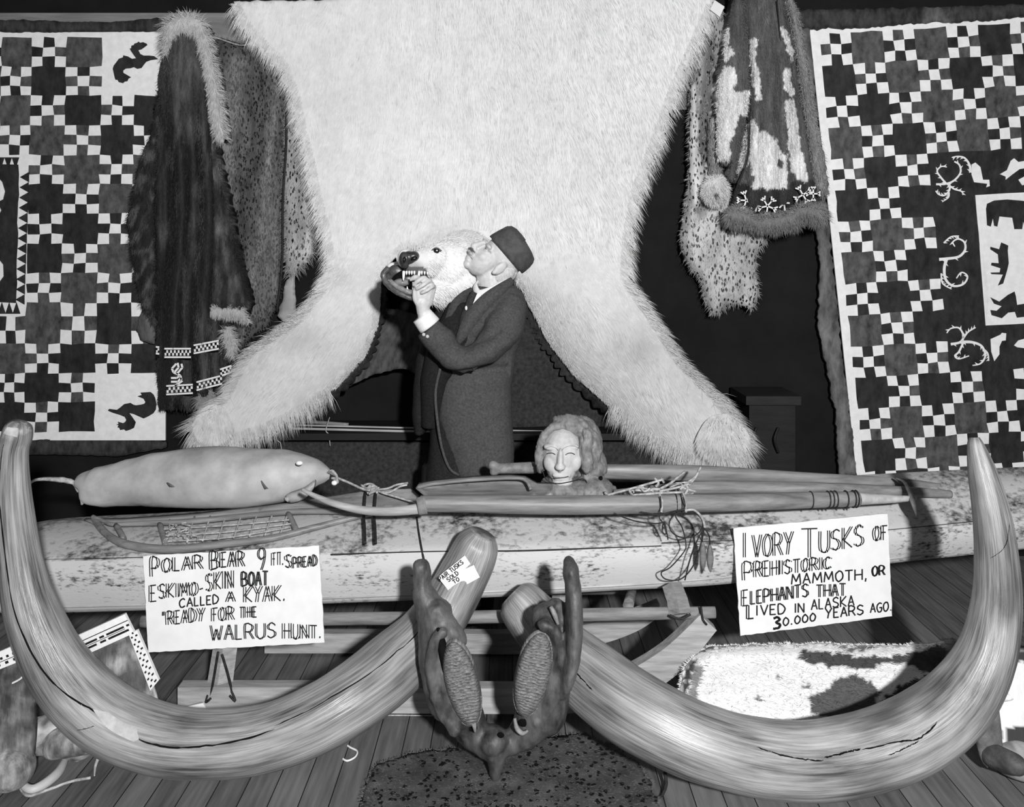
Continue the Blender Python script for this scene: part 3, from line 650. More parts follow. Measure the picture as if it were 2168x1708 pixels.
# ------------------------------------------------------------------ hanging garments and skins
def edist(px, py, poly):
    p = np.asarray(poly, float); best = np.full(np.shape(px), 1e9)
    for i in range(len(p)):
        a = p[i]; b = p[(i + 1) % len(p)]; ab = b - a; t = np.clip(((px - a[0]) * ab[0] + (py - a[1]) * ab[1]) / (ab.dot(ab) + 1e-9), 0, 1)
        best = np.minimum(best, np.hypot(px - a[0] - t * ab[0], py - a[1] - t * ab[1]))
    return best
def puff(poly, base, amt, width, folds=None):
    def fn(px, py):
        e = np.clip(edist(px, py, poly) / width, 0, 1); e = np.sqrt(1 - (1 - e) ** 2)
        d = base - amt * e
        if folds is not None: d = d + folds(px, py) * (.25 + .75 * e)
        return d
    return fn
def hang(name, poly, base, amt, width, m, parent, tone=None, folds=None, step=7, back=None, rag=2.0, hair=0, hl=(.01, .03), ht=None, hw=.0012, down=(0, -.35, -1), fringe=0, fl=(.02, .05), rs=5, spread=.3):
    poly = np.asarray(poly, float); po = jag(poly, rag, rs) if rag else dens(poly, 8)
    fn = puff(poly, base, amt, width, folds); G_ = panel(po, fn, .02, step, tone, back=back)
    tf = tone if callable(tone) else (lambda x, y: np.full(len(x), 1.0 if tone is None else tone))
    hf = ht or tf
    if hair:
        q = scatter(po, hair); dd = np.asarray(down, float) + rng.normal(0, spread, (hair, 3)) * (1, .4, .5)
        strands(PA(q, fn(q[:, 0], q[:, 1]) - .001), dd, rng.uniform(*hl, hair), hw, hf(q[:, 0], q[:, 1]) * rng.uniform(.75, 1.25, hair), G_=G_, mat=1)
    if fringe:
        q, t = along(po, fringe, True); nr = np.stack([t[:, 1], -t[:, 0]], 1); c = inpoly(q[:, 0] + nr[:, 0] * 5, q[:, 1] + nr[:, 1] * 5, po); nr[c] *= -1
        dd = np.stack([nr[:, 0], -.2 + 0 * nr[:, 0], -nr[:, 1] - .5], 1) + rng.normal(0, spread, (fringe, 3)) * (1, .4, .6); qi = q - nr * rng.uniform(0, 6, fringe)[:, None]
        strands(PA(qi, fn(qi[:, 0], qi[:, 1]) - .001), dd, rng.uniform(*fl, fringe), hw, hf(qi[:, 0], qi[:, 1]) * rng.uniform(.75, 1.25, fringe), G_=G_, mat=1)
    return mk(name, G_, [m, MT['strand']], parent)
def tonemap(base, areas, jit=5, sc=9):
    """a coat colour with patches of other colours that have ragged borders"""
    def fn(px, py):
        px = np.asarray(px, float); py = np.asarray(py, float)
        ax = px + (fnoise(px / sc, py / sc, 21) - .5) * 2 * jit; ay = py + (fnoise(px / sc, py / sc, 22) - .5) * 2.6 * jit
        t = np.full(px.shape, float(base)) if np.isscalar(base) else base(px, py)
        for tone, poly in areas: t = np.where(inpoly(ax, ay, poly), tone, t)
        return t
    return fn
# --- spotted sealskin behind the dark parka
ss = thing('spotted_sealskin', 'large dark speckled sealskin hanging between the dark parka and the polar bear skin', 'sealskin', (P(560, 0, 3.95)[0], 3.95, P(0, 760, 3.95)[2]))
f1 = lambda x, y: .012 * np.sin(x * .06 + y * .008) + .012 * (fnoise(x / 40, y / 60, 31) - .5)
st = lambda x, y: np.clip(.80 + .5 * (fnoise(x / 50, y / 90, 33) - .45) + .35 * np.clip((x - 580) / 60, 0, 1), .4, 1.6)
hang('skin', [(430, 72), (480, 84), (515, 96), (540, 90), (575, 120), (604, 170), (602, 300), (596, 400), (596, 520), (590, 620), (575, 668), (560, 690), (520, 724), (500, 752), (486, 790), (470, 700), (430, 640), (420, 300)], 3.985, .03, 40, MT['spotd'], ss, st, f1, 7, 3.995, 2.5, 5000, (.008, .02), lambda x, y: np.full(len(x), .10), fringe=900, fl=(.01, .03))
hang('side_strip', [(606, 168), (640, 225), (648, 290), (655, 400), (666, 470), (664, 540), (640, 566), (628, 576), (612, 586), (604, 560), (601, 400)], 3.985, .02, 20, MT['spot'], ss, 1.0, f1, 6, 3.995, 2.5, 900, (.008, .02), lambda x, y: np.full(len(x), .3), fringe=900, fl=(.015, .05))
hang('side_strip', [(606, 592), (622, 580), (626, 664), (600, 684), (588, 668), (596, 640)], 3.975, .01, 15, MT['skin'], ss, .75, None, 6, 3.99, 2)
mk('seam', gt(PA(cr([(606, 165), (606, 300), (599, 420), (597, 560), (586, 660)], 30), 3.962), .006, 6), MT['cordd'], ss)
mk('neck_edge', gt(PA(cr([(428, 68), (470, 84), (512, 96), (540, 88)], 24), 3.955), .004, 6), MT['cord'], ss)
# --- dark fur parka
pk = thing('fur_parka', 'dark fur parka with pale fur hood ruff and beaded hem bands hanging at left', 'parka', (P(400, 0, 3.8)[0], 3.85, P(0, 860, 3.8)[2]))
fo = lambda x, y: .042 * np.sin((x - 330) * .105 + np.sin(y * .011) * .9) * np.clip((y - 120) / 160, 0, 1) + .03 * (fnoise(x / 16, y / 70, 41) - .5)
bt = lambda x, y: np.clip(.026 + .20 * np.clip(fnoise(x / 13, y / 70, 43) - .46, 0, 1) + .05 * np.clip((300 - y) / 150, 0, 1), .015, .5)
DK = dict(hw=.0011, spread=.25)
body = [(352, 60), (400, 40), (432, 58), (440, 110), (450, 190), (456, 280), (470, 400), (480, 520), (486, 640), (482, 720), (495, 830), (470, 855), (412, 872), (385, 866), (336, 868), (330, 740), (328, 600), (326, 420), (330, 300), (335, 220), (334, 160), (344, 110)]
pkb = hang('body', body, 3.93, .12, 46, MT['dfur'], pk, bt, fo, 5, 3.975, 2, 9000, (.008, .02), fringe=900, fl=(.01, .02), **DK)
slv = [(334, 190), (338, 250), (334, 330), (332, 470), (332, 600), (330, 690), (312, 668), (296, 640), (286, 590), (276, 530), (270, 470), (280, 400), (296, 340), (318, 290)]
sf = lambda x, y: .035 * (fnoise((x + y * .4) / 14, (y - x * .3) / 26, 45) - .5)
stn = lambda x, y: np.clip(.025 + .34 * np.clip(fnoise((x + y * .4) / 12, (y - x * .3) / 26, 46) - .47, 0, 1), .015, .6)
hang('sleeve', slv, 3.94, .08, 26, MT['dfur'], pk, stn, sf, 5, 3.975, 3, 3500, (.008, .025), fringe=700, fl=(.01, .03), **DK)
slr = [(432, 250), (452, 280), (468, 360), (486, 450), (512, 560), (532, 640), (520, 672), (470, 668), (440, 655), (434, 600), (428, 480), (424, 340)]
slo = hang('sleeve', slr, 3.90, .09, 34, MT['dfur'], pk, lambda x, y: np.clip(.03 + .36 * np.clip(fnoise(x / 14, y / 60, 48) - .42, 0, 1), .015, .6), sf, 5, 3.97, 2.5, 3500, (.008, .02), fringe=500, fl=(.01, .02), **DK)
hang('cuff', [(440, 650), (480, 646), (512, 650), (528, 682), (504, 672), (470, 668), (446, 664)], 3.86, .05, 14, MT['pied'], slo, .5, None, 5, None, 2, 900, (.015, .03), fringe=500, fl=(.015, .035))
hang('hood_trim', [(345, 76), (352, 48), (378, 32), (410, 34), (432, 46), (444, 90), (458, 160), (472, 240), (476, 292), (462, 290), (450, 250), (440, 180), (426, 110), (412, 76), (388, 64), (364, 84), (350, 108)], 3.87, .05, 16, MT['pied'], pk, .62, None, 5, 3.96, 3, 3800, (.02, .05), fringe=1500, fl=(.02, .06))
hang('hem_tail', [(420, 835), (450, 830), (452, 866), (430, 868), (416, 850)], 3.81, .03, 14, MT['dfur'], pk, .3, None, 6, None, 2, 500, (.01, .03), fringe=200)
hang('hem_tail', [(472, 700), (484, 690), (500, 722), (492, 752), (480, 738)], 3.86, .02, 10, MT['dfur'], pk, .5, None, 6, None, 2, 200, (.01, .03), fringe=200)
hang('inner_lining', [(302, 640), (320, 655), (328, 690), (326, 728), (300, 722), (288, 700)], 3.965, .01, 12, MT['lining'], pk, 1.4, None, 6, None, 2)
def quadstrip(G_, a, b, w, d):
    a = np.array(a, float); b = np.array(b, float); t = (b - a) / np.linalg.norm(b - a); n = np.array([-t[1], t[0]]) * w / 2
    v = PA([a - n, b - n, b + n, a + n], d); vb = v.copy(); vb[:, 1] += .002
    G_.add(np.concatenate([v, vb]), [[3, 2, 1, 0], [4, 5, 6, 7], [0, 1, 5, 4], [1, 2, 6, 5], [2, 3, 7, 6], [3, 0, 4, 7]])
def band(a, b, h, d, n, name, parent):
    a = np.array(a, float); b = np.array(b, float); up = np.array([0, -1.0]); t = (b - a); G_ = G()
    quadstrip(G_, a, b, 3.6, d); quadstrip(G_, a + up * h, b + up * h, 3.6, d)
    for k in range(n):
        u = a + t * (k + .3) / n; u2 = a + t * (k + .75) / n
        quadstrip(G_, u + up * h * .18, u + up * h * .5, t[0] / n * .45, d); quadstrip(G_, u2 + up * h * .5, u2 + up * h * .82, t[0] / n * .45, d)
    o = mk(name, G_, MT['linen'], parent, smooth=False); o['label'] = 'white beaded checker band'; return o
hd_ = 3.765
for a, b, h, n in (((348, 756), (404, 756), 18, 7), ((410, 748), (463, 738), 17, 6), ((352, 835), (408, 832), 18, 6), ((416, 826), (470, 812), 17, 6), ((466, 796), (490, 788), 14, 3), ((330, 748), (337, 749), 14, 1)):
    band(a, b, h, hd_, n, 'beaded_band', pkb)
gm_ = G()
for q in [((373, 770), (364, 780), (367, 788)), ((376, 768), (378, 778), (370, 787)), ((384, 770), (386, 778), (374, 792)), ((367, 788), (382, 795), (384, 804)), ((362, 800), (374, 800), (380, 796)), ((362, 808), (376, 808), (384, 800)), ((370, 816), (378, 812), (386, 806))]:
    for a, b in zip(q, q[1:]): quadstrip(gm_, a, b, 4.2, hd_)
o = mk('embroidered_figure', gm_, MT['linen'], pkb, smooth=False)
# --- pale spotted sealskin at right
s2 = thing('spotted_sealskin', 'pale spotted sealskin hanging just left of the white and dark pied parka', 'sealskin', (P(1510, 0, 3.92)[0], 3.92, P(0, 668, 3.92)[2]))
f2 = lambda x, y: .02 * np.sin((x - 1450) * .09 + y * .01) * np.clip((520 - y) / 200, 0, 1) + .012 * (fnoise(x / 30, y / 50, 51) - .5)
s2t = tonemap(lambda x, y: 1.12 + .3 * (fnoise(x / 50, y / 70, 52) - .5), [(.4, [(1485, 60), (1510, 60), (1515, 160), (1500, 330), (1480, 380), (1478, 260)]), (.55, [(1474, 438), (1500, 428), (1500, 456), (1478, 458)])], 8, 14)
hang('skin', [(1496, 20), (1484, 60), (1470, 90), (1462, 180), (1457, 280), (1458, 380), (1450, 440), (1440, 500), (1442, 530), (1458, 565), (1484, 594), (1490, 624), (1504, 668), (1526, 668), (1536, 648), (1560, 646), (1580, 652), (1592, 660), (1608, 622), (1602, 585), (1604, 540), (1626, 512), (1620, 480), (1560, 440), (1530, 380), (1530, 200), (1535, 60), (1530, 16)], 3.965, .05, 26, MT['spot'], s2, s2t, f2, 6, 3.99, 2.4, 1500, (.006, .015), lambda x, y: np.full(len(x), .35), fringe=700, fl=(.01, .03))
hang('fold_edge', [(1463, 180), (1474, 170), (1480, 240), (1478, 300), (1492, 360), (1496, 400), (1480, 440), (1462, 440), (1459, 330)], 3.925, .025, 14, MT['spot'], s2, 1.35, None, 5, None, 2)
hang('sleeve', [(1498, 250), (1520, 240), (1528, 330), (1532, 392), (1504, 392), (1498, 330)], 3.915, .05, 16, MT['spot'], s2, .7, None, 5, None, 2, 600, (.01, .02), lambda x, y: np.full(len(x), .25))
th = np.linspace(0, 2 * math.pi, 30, endpoint=False)
hang('fur_cuff', [(1515 + 27 * math.cos(a), 402 + 30 * math.sin(a)) for a in th], 3.87, .05, 22, MT['pied'], s2, lambda x, y: np.where(np.hypot(x - 1516, y - 408) < 6, .12, .72), None, 4, None, 2, 1500, (.015, .03), fringe=800, fl=(.012, .03), spread=.5)
tag(mk('price_card', panel([(1503, 20), (1513, 0), (1534, 14), (1524, 36)], 3.88, .004, 20), MT['card'], None, smooth=False), 'small tilted white card pinned at the top of the pale sealskin', 'card')
# --- pied reindeer parka
pp = thing('fur_parka', 'white and dark pied reindeer parka with snowflake embroidered hem hanging at right', 'parka', (P(1640, 0, 3.8)[0], 3.83, P(0, 480, 3.8)[2]))
W_ = 1.0; D_ = .105; M_ = .2
bA = [(W_, [(1588, 80), (1602, 84), (1600, 130), (1608, 150), (1612, 210), (1600, 212), (1590, 160), (1585, 120)]),
      (W_, [(1576, 262), (1600, 250), (1608, 280), (1620, 276), (1640, 290), (1654, 310), (1662, 330), (1668, 320), (1665, 405), (1620, 402), (1590, 400), (1600, 372), (1572, 360), (1560, 380), (1566, 320)]),
      (W_, [(1652, 56), (1668, 64), (1680, 110), (1675, 130), (1660, 90)]), (W_, [(1656, 150), (1672, 146), (1682, 200), (1676, 205), (1662, 185)]), (W_, [(1662, 214), (1682, 208), (1700, 330), (1712, 384), (1690, 380), (1672, 352)]),
      (M_, [(1566, 360), (1590, 345), (1592, 372), (1574, 402), (1556, 396)]), (.14, [(1648, 300), (1662, 262), (1668, 300), (1654, 330)]), (.14, [(1644, 340), (1656, 336), (1660, 352), (1648, 356)]),
      (.05, [(1556, 384), (1600, 398), (1668, 400), (1674, 384), (1708, 384), (1732, 380), (1740, 440), (1560, 470), (1540, 450)])]
pt = tonemap(lambda x, y: D_ + .07 * fnoise(x / 14, y / 40, 61), bA, 5, 8)
pf = lambda x, y: .03 * np.sin((x - 1560) * .10 + 1) * np.clip((y - 30) / 100, 0, 1) + .02 * (fnoise(x / 18, y / 60, 62) - .5)
ppb = hang('body', [(1562, -40), (1650, -40), (1672, 40), (1686, 110), (1700, 210), (1718, 330), (1738, 430), (1742, 446), (1700, 436), (1672, 452), (1620, 462), (1560, 458), (1543, 444), (1556, 390), (1570, 330), (1582, 240), (1586, 160), (1574, 70)], 3.92, .11, 40, MT['dfur'], pp, pt, pf, 4, 3.985, 2, 9000, (.006, .014), fringe=900, fl=(.008, .02), hw=.0007, spread=.25)
sA = [(W_, [(1536, 56), (1546, 56), (1544, 90), (1534, 118), (1530, 110)]), (W_, [(1536, 100), (1548, 102), (1556, 112), (1540, 128), (1530, 130)]), (W_, [(1530, 140), (1556, 140), (1560, 172), (1552, 190), (1576, 196), (1562, 260), (1548, 300), (1544, 345), (1518, 342), (1516, 180)]), (W_, [(1562, 196), (1590, 188), (1592, 240), (1576, 245), (1560, 232)])]
hang('sleeve', [(1558, -30), (1545, 30), (1536, 70), (1528, 120), (1518, 160), (1515, 240), (1516, 340), (1532, 350), (1545, 346), (1540, 380), (1552, 386), (1568, 320), (1582, 240), (1588, 190), (1586, 110), (1580, 20)], 3.87, .10, 26, MT['dfur'], pp, tonemap(lambda x, y: .11 + .07 * fnoise(x / 12, y / 40, 63), sA, 4, 8), None, 4, 3.96, 2, 4000, (.006, .014), fringe=500, fl=(.008, .02), hw=.0007, spread=.25)
hang('sleeve', [(1660, -40), (1690, 20), (1708, 120), (1728, 240), (1748, 340), (1756, 410), (1740, 420), (1722, 400), (1704, 260), (1684, 110), (1668, 30)], 3.90, .07, 18, MT['dfur'], pp, lambda x, y: .22 + .2 * fnoise(x / 14, y / 50, 64), None, 5, 3.98, 2, 2200, (.008, .018), fringe=500, fl=(.008, .02), hw=.001, spread=.25)
mk('front_seam', gt(PA(cr([(1645, 0), (1655, 130), (1662, 280), (1668, 455)], 24), 3.805), .003, 6), MT['cordd'], ppb)
mk('front_seam', gt(PA(cr([(1588, 230), (1584, 330), (1560, 400), (1552, 440)], 24), 3.815), .003, 6), MT['cordd'], ppb)
hang('fur_hem', [(1536, 448), (1560, 438), (1590, 452), (1600, 462), (1640, 456), (1672, 450), (1690, 436), (1720, 434), (1742, 440), (1748, 462), (1730, 470), (1700, 456), (1688, 474), (1650, 484), (1612, 484), (1580, 472), (1548, 474)], 3.83, .07, 16, MT['dfur'], pp, .24, None, 5, 3.96, 2, 5000, (.015, .035), fringe=2200, fl=(.02, .05), spread=.35)
sn = G()
def flake(cx, cy, r, rot, arms):
    for k in range(arms):
        a = rot + math.pi * 2 * k / arms; e = (cx + r * math.cos(a), cy + r * math.sin(a)); quadstrip(sn, (cx, cy), e, 3, 3.80)
        for s in (-.7, .7): quadstrip(sn, (cx + r * .62 * math.cos(a), cy + r * .62 * math.sin(a)), (cx + r * .62 * math.cos(a) + r * .5 * math.cos(a + s), cy + r * .62 * math.sin(a) + r * .5 * math.sin(a + s)), 3, 3.80)
flake(1580, 424, 20, 1.9, 5); flake(1625, 436, 21, .4, 5); flake(1700, 412, 20, 2.6, 4); flake(1722, 410, 15, 0, 4)
for q in (((1602, 432), (1600, 448)), ((1590, 434), (1612, 440)), ((1652, 428), (1672, 430)), ((1658, 416), (1662, 446)), ((1650, 412), (1658, 424)), ((1650, 440), (1658, 432))): quadstrip(sn, q[0], q[1], 3, 3.80)
mk('embroidered_flakes', sn, MT['linen'], ppb, smooth=False)
# --- dark chest by the right paw
cb = thing('wooden_chest', 'dark upright wooden chest in shadow right of the bear skin paw', 'chest', (P(1630, 0, 3.8)[0], 3.86, 0))
x0, x1 = P(1583, 0, 3.75)[0], P(1690, 0, 3.75)[0]; zt = P(0, 838, 3.75)[2]
mk('body', box(((x0 + x1) / 2, 3.88, zt / 2 - .02), (x1 - x0 - .02, .24, zt - .04)), MT['woodd'], cb, smooth=False)
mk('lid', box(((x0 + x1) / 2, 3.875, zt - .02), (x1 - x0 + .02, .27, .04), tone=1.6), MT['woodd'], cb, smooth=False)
hh = gt(P3([(1602, 905, 3.742), (1594, 930, 3.73), (1602, 958, 3.742)]), .006, 8, n=14); mk('handle', hh, MT['woodd'], cb)
hh = gt(P3([(1648, 905, 3.742), (1640, 930, 3.73), (1648, 958, 3.742)]), .006, 8, n=14); mk('handle', hh, MT['woodd'], cb)
# ------------------------------------------------------------------ the man kissing the bear's head
MD = 3.33; mpp = MD / F                        # metres per photo pixel at his depth
man = thing('person', 'older man in dark suit and felt cap kissing the mounted bear head', 'person', (P(990, 0, MD)[0], MD, 0))
Uh = np.array([.757, 0, .656]); Fh = np.array([-.594, -.423, .686]); Sh = np.array([.277, -.909, -.32])
BH = np.stack([Sh, Fh, Uh]); HC = P(1052, 545, MD - .02)
def H(s, f, u): return HC + s * Sh + f * Fh + u * Uh
def he(G_, c, r): return ell(H(*c), r, B=BH, G_=G_)
B_ = G()
he(B_, (0, -.018, .03), (.072, .090, .083)); he(B_, (0, .030, -.045), (.060, .056, .075)); he(B_, (0, .062, -.106), (.022, .020, .018)); he(B_, (0, .024, -.078), (.052, .050, .034))
for s in (-1, 1):
    he(B_, (s * .030, .074, .006), (.022, .014, .009)); he(B_, (s * .034, .052, -.040), (.022, .024, .026))
    he(B_, (s * .032, .066, -.012), (.012, .014, .009))
capsule(H(0, .088, .0), H(0, .106, -.038), .010, .0135, B_, 12); he(B_, (.012, .094, -.046), (.009, .010, .008)); he(B_, (-.012, .094, -.046), (.009, .010, .008))
he(B_, (0, .086, -.070), (.024, .012, .010)); he(B_, (0, .082, -.084), (.018, .012, .006)); he(B_, (0, .078, -.094), (.02, .012, .007))
for s in (-1, 1):
    he(B_, (s * .074, -.012, -.018), (.011, .020, .034)); he(B_, (s * .078, -.006, -.044), (.009, .011, .012))
capsule(H(0, -.025, -.06), P(1044, 625, MD), .056, .062, B_)
# torso and limbs under the clothes, one continuous surface
def loft(G_, secs, ns=28):
    v = []; f = []
    for (px, py, d, hw, hd) in secs:
        c = P(px, py, d)
        for k in range(ns):
            a = 2 * math.pi * k / ns; ca, sa = math.cos(a), math.sin(a)
            v.append(c + np.array([hw * mpp * np.sign(ca) * abs(ca) ** .85, hd * np.sign(sa) * abs(sa) ** .85, 0]))
    n = len(secs)
    for i in range(n - 1):
        for k in range(ns):
            f.append([i * ns + k, (i + 1) * ns + k, (i + 1) * ns + (k + 1) % ns, i * ns + (k + 1) % ns])
    f.append(list(range(ns))); f.append(list(range((n - 1) * ns, n * ns))[::-1])
    return G_.add(v, f)
loft(B_, [(1050, 615, MD, 26, .05), (1046, 640, MD + .01, 50, .07), (1034, 690, MD + .02, 60, .075), (1008, 760, MD + .02, 62, .08), (1000, 860, MD + .03, 56, .08), (1000, 950, MD + .03, 58, .08), (990, 1000, MD + .03, 54, .08)])
LK = [(1072, 690, 3.26), (988, 764, 3.17), (898, 672, 3.13)]              # left shoulder, elbow, wrist
capsule(P(1076, 650, 3.30), P(*LK[0]), .046, .044, B_); capsule(P(*LK[0]), P(1030, 738, 3.19), .044, .04, B_); capsule(P(1030, 738, 3.19), P(*LK[1]), .04, .038, B_); capsule(P(*LK[1]), P(*LK[2]), .028, .025, B_)
RK = [(1005, 645, 3.44), (930, 700, 3.52), (905, 600, 3.50)]
capsule(P(*RK[0]), P(*RK[1]), .044, .036, B_); capsule(P(*RK[1]), P(*RK[2]), .034, .026, B_); ell(P(912, 588, 3.47), (.04, .02, .045), G_=B_)
for hx, kx, fx, dd in ((1020, 1015, 1010, 3.35), (965, 950, 940, 3.40)):
    capsule(P(hx, 985, dd), P(kx, 1130, dd - .02), .08, .058, B_); capsule(P(kx, 1130, dd - .02), P(fx, 1295, dd), .055, .038, B_); capsule(P(fx, 1306, dd), P(fx - 50, 1310, dd - .08), .036, .03, B_)
# left hand, palm against the jaw, fingers hooked over the lower lip
wr = P(897, 660, 3.125)
capsule(wr, P(893, 640, 3.115), .027, .026, B_, 12)
for a, b, ra, rb in (((888, 640, 3.112), (892, 604, 3.095), .016, .015), ((897, 642, 3.112), (903, 600, 3.098), .017, .015), ((904, 640, 3.117), (912, 602, 3.106), .016, .014), ((908, 642, 3.125), (918, 608, 3.118), .014, .012)):
    capsule(P(*a), P(*b), ra, rb, B_, 12)
def finger(pts, r0, r1): gt(P3(pts), np.linspace(r0, r1, len(pts)), 10, n=16, G=B_); ell(P(*pts[-1]), r1 * 1.02, 10, 8, G_=B_)
finger([(892, 606, 3.095), (888, 590, 3.080), (878, 586, 3.078), (870, 592, 3.084)], .0105, .0078)
finger([(903, 602, 3.098), (899, 588, 3.078), (887, 593, 3.066), (876, 602, 3.074)], .0108, .0080)
finger([(911, 603, 3.106), (909, 594, 3.084), (896, 603, 3.064), (883, 611, 3.072)], .0104, .0076)
finger([(917, 609, 3.118), (916, 606, 3.094), (905, 614, 3.074), (893, 620, 3.078)], .0094, .0068)
finger([(886, 644, 3.108), (879, 632, 3.092), (878, 618, 3.086), (881, 606, 3.088)], .0125, .0082)
def mtone(v, n):
    q = (v - HC) @ BH.T; s, f, u = q.T; head = np.linalg.norm(q, axis=1) < .17; t = np.full(len(v), 1.0)
    for e in (-1, 1):
        t = np.where(head & (np.hypot((s - e * .032) / .016, (u + .006) / .005) < 1) & (f > .05), .55, t)
    t = np.where(head & (np.hypot(s / .024, (u + .078) / .0028) < 1) & (f > .06), .4, t)
    t = np.where(head & (np.hypot(s / .026, (u + .069) / .008) < 1) & (f > .075), .82, t)
    t = np.where(head & (np.hypot((np.abs(s) - .012) / .005, (u + .052) / .004) < 1) & (f > .085), .4, t)
    return t
blob('body', B_, .0038, MT['flesh'], man, 5, mtone)
for s in (-1, 1):
    e = G(); he(e, (s * .031, .0745, -.010), (.009, .005, .002)); mk('eye', e, MT['dark'], man)
    e = G(); he(e, (s * .031, .0835, .009), (.013, .004, .0026)); mk('eyebrow', e, MT['hair'], man)
hr = G(); he(hr, (.056, -.055, -.02), (.018, .034, .05)); he(hr, (0, -.088, -.012), (.058, .024, .05)); he(hr, (-.056, -.055, -.02), (.018, .034, .05))
blob('hair', hr, .004, MT['hair'], man, 2, lambda v, n: 1.0)
mu = G(); he(mu, (.012, .094, -.068), (.016, .009, .0065)); he(mu, (-.012, .094, -.068), (.016, .009, .0065)); blob('moustache', mu, .0025, MT['hair'], man, 2, lambda v, n: .95)
# cap
cg = G(); cv = []; ns = 40
rows = [(.034, .098, .080), (.034, .104, .085), (.046, .105, .086), (.075, .102, .084), (.105, .095, .079), (.120, .084, .070), (.127, .064, .055), (.128, .035, .03), (.1265, .004, .004)]
for (u, rf, rs) in rows:
    for k in range(ns):
        a = 2 * math.pi * k / ns; cv.append(H(rs * math.cos(a), -.018 + rf * math.sin(a) - (u - .034) * .10, u + .010 * math.sin(a) * (u > .1)))
cf = [[i * ns + k, i * ns + (k + 1) % ns, (i + 1) * ns + (k + 1) % ns, (i + 1) * ns + k] for i in range(len(rows) - 1) for k in range(ns)] + [list(range((len(rows) - 1) * ns, len(rows) * ns))]
cg.add(cv, cf, 1.0); mk('cap', cg, MT['hat'], man)
# jacket
J = G()
loft(J, [(1050, 604, MD, 40, .065), (1050, 622, MD, 60, .09), (1040, 648, MD, 76, .115), (1026, 690, MD, 84, .13), (1010, 750, MD + .01, 84, .13), (1003, 820, MD + .02, 80, .125), (1005, 880, MD + .02, 80, .13), (1013, 940, MD + .02, 76, .135), (1020, 985, MD + .02, 69, .135), (1012, 1004, MD + .02, 52, .12)])
gt(P3([(1076, 645, 3.30), (1068, 690, 3.23), (1030, 738, 3.175), (985, 768, 3.16)]), [.075, .074, .068, .062], 20, n=20, G=J)
ell(P(980, 766, 3.165), (.062, .06, .058), G_=J)
gt(P3([(985, 768, 3.16), (945, 738, 3.15), (905, 694, 3.13)]), [.062, .058, .052], 20, n=16, G=J)
gt(P3([(1000, 650, 3.42), (925, 715, 3.52), (905, 640, 3.51)]), [.07, .06, .05], 16, n=16, G=J)
def jd(v, n):
    px, py = pxof(v); w = .016 * np.sin((px * .5 + py * .9) * .085 + 3 * fnoise(px / 40, py / 40, 71)) * np.exp(-((px - 1015) / 70) ** 2 - ((py - 720) / 60) ** 2)
    w += .006 * (fnoise((px + py) / 26, (py - px) / 60, 72) - .5); w -= .018 * np.exp(-((py - 790 + .12 * (px - 1000)) / 10) ** 2) * (py > 740) * (np.abs(px - 1000) < 80)
    return w
ck = dict(smooth=3)
jk = blob('jacket', J, .007, MT['wool'], man, 3, lambda v, n: .92 + .16 * fnoise(v[:, 0] * 14, v[:, 2] * 14, 73), jd)
R2 = G(); loft(R2, [(948, 650, 3.36, 22, .05), (932, 700, 3.36, 32, .07), (915, 760, 3.38, 34, .09), (905, 820, 3.40, 30, .10), (897, 880, 3.41, 24, .10), (890, 915, 3.42, 12, .08)])
blob('jacket_front', R2, .008, MT['woold'], man, 3, lambda v, n: 1.35, jd)
T = G()
loft(T, [(985, 880, MD + .04, 72, .12), (978, 960, MD + .04, 72, .13), (975, 1010, MD + .04, 74, .13)])
for hx, kx, fx, dd in ((1020, 1015, 1010, 3.36), (950, 938, 930, 3.40)):
    gt(P3([(hx, 985, dd), (kx, 1130, dd - .02), (fx, 1285, dd)]), [.115, .09, .07], 18, n=14, G=T)
blob('trousers', T, .009, MT['woold'], man, 3, lambda v, n: 1.3, lambda v, n: .012 * (fnoise(v[:, 0] * 22, v[:, 2] * 6, 77) - .5))
for fx, dd in ((1010, 3.36), (930, 3.40)):
    s_ = G(); capsule(P(fx, 1306, dd), P(fx - 52, 1312, dd - .09), .05, .042, s_); blob('shoe', s_, .008, MT['dark'], man, 2)
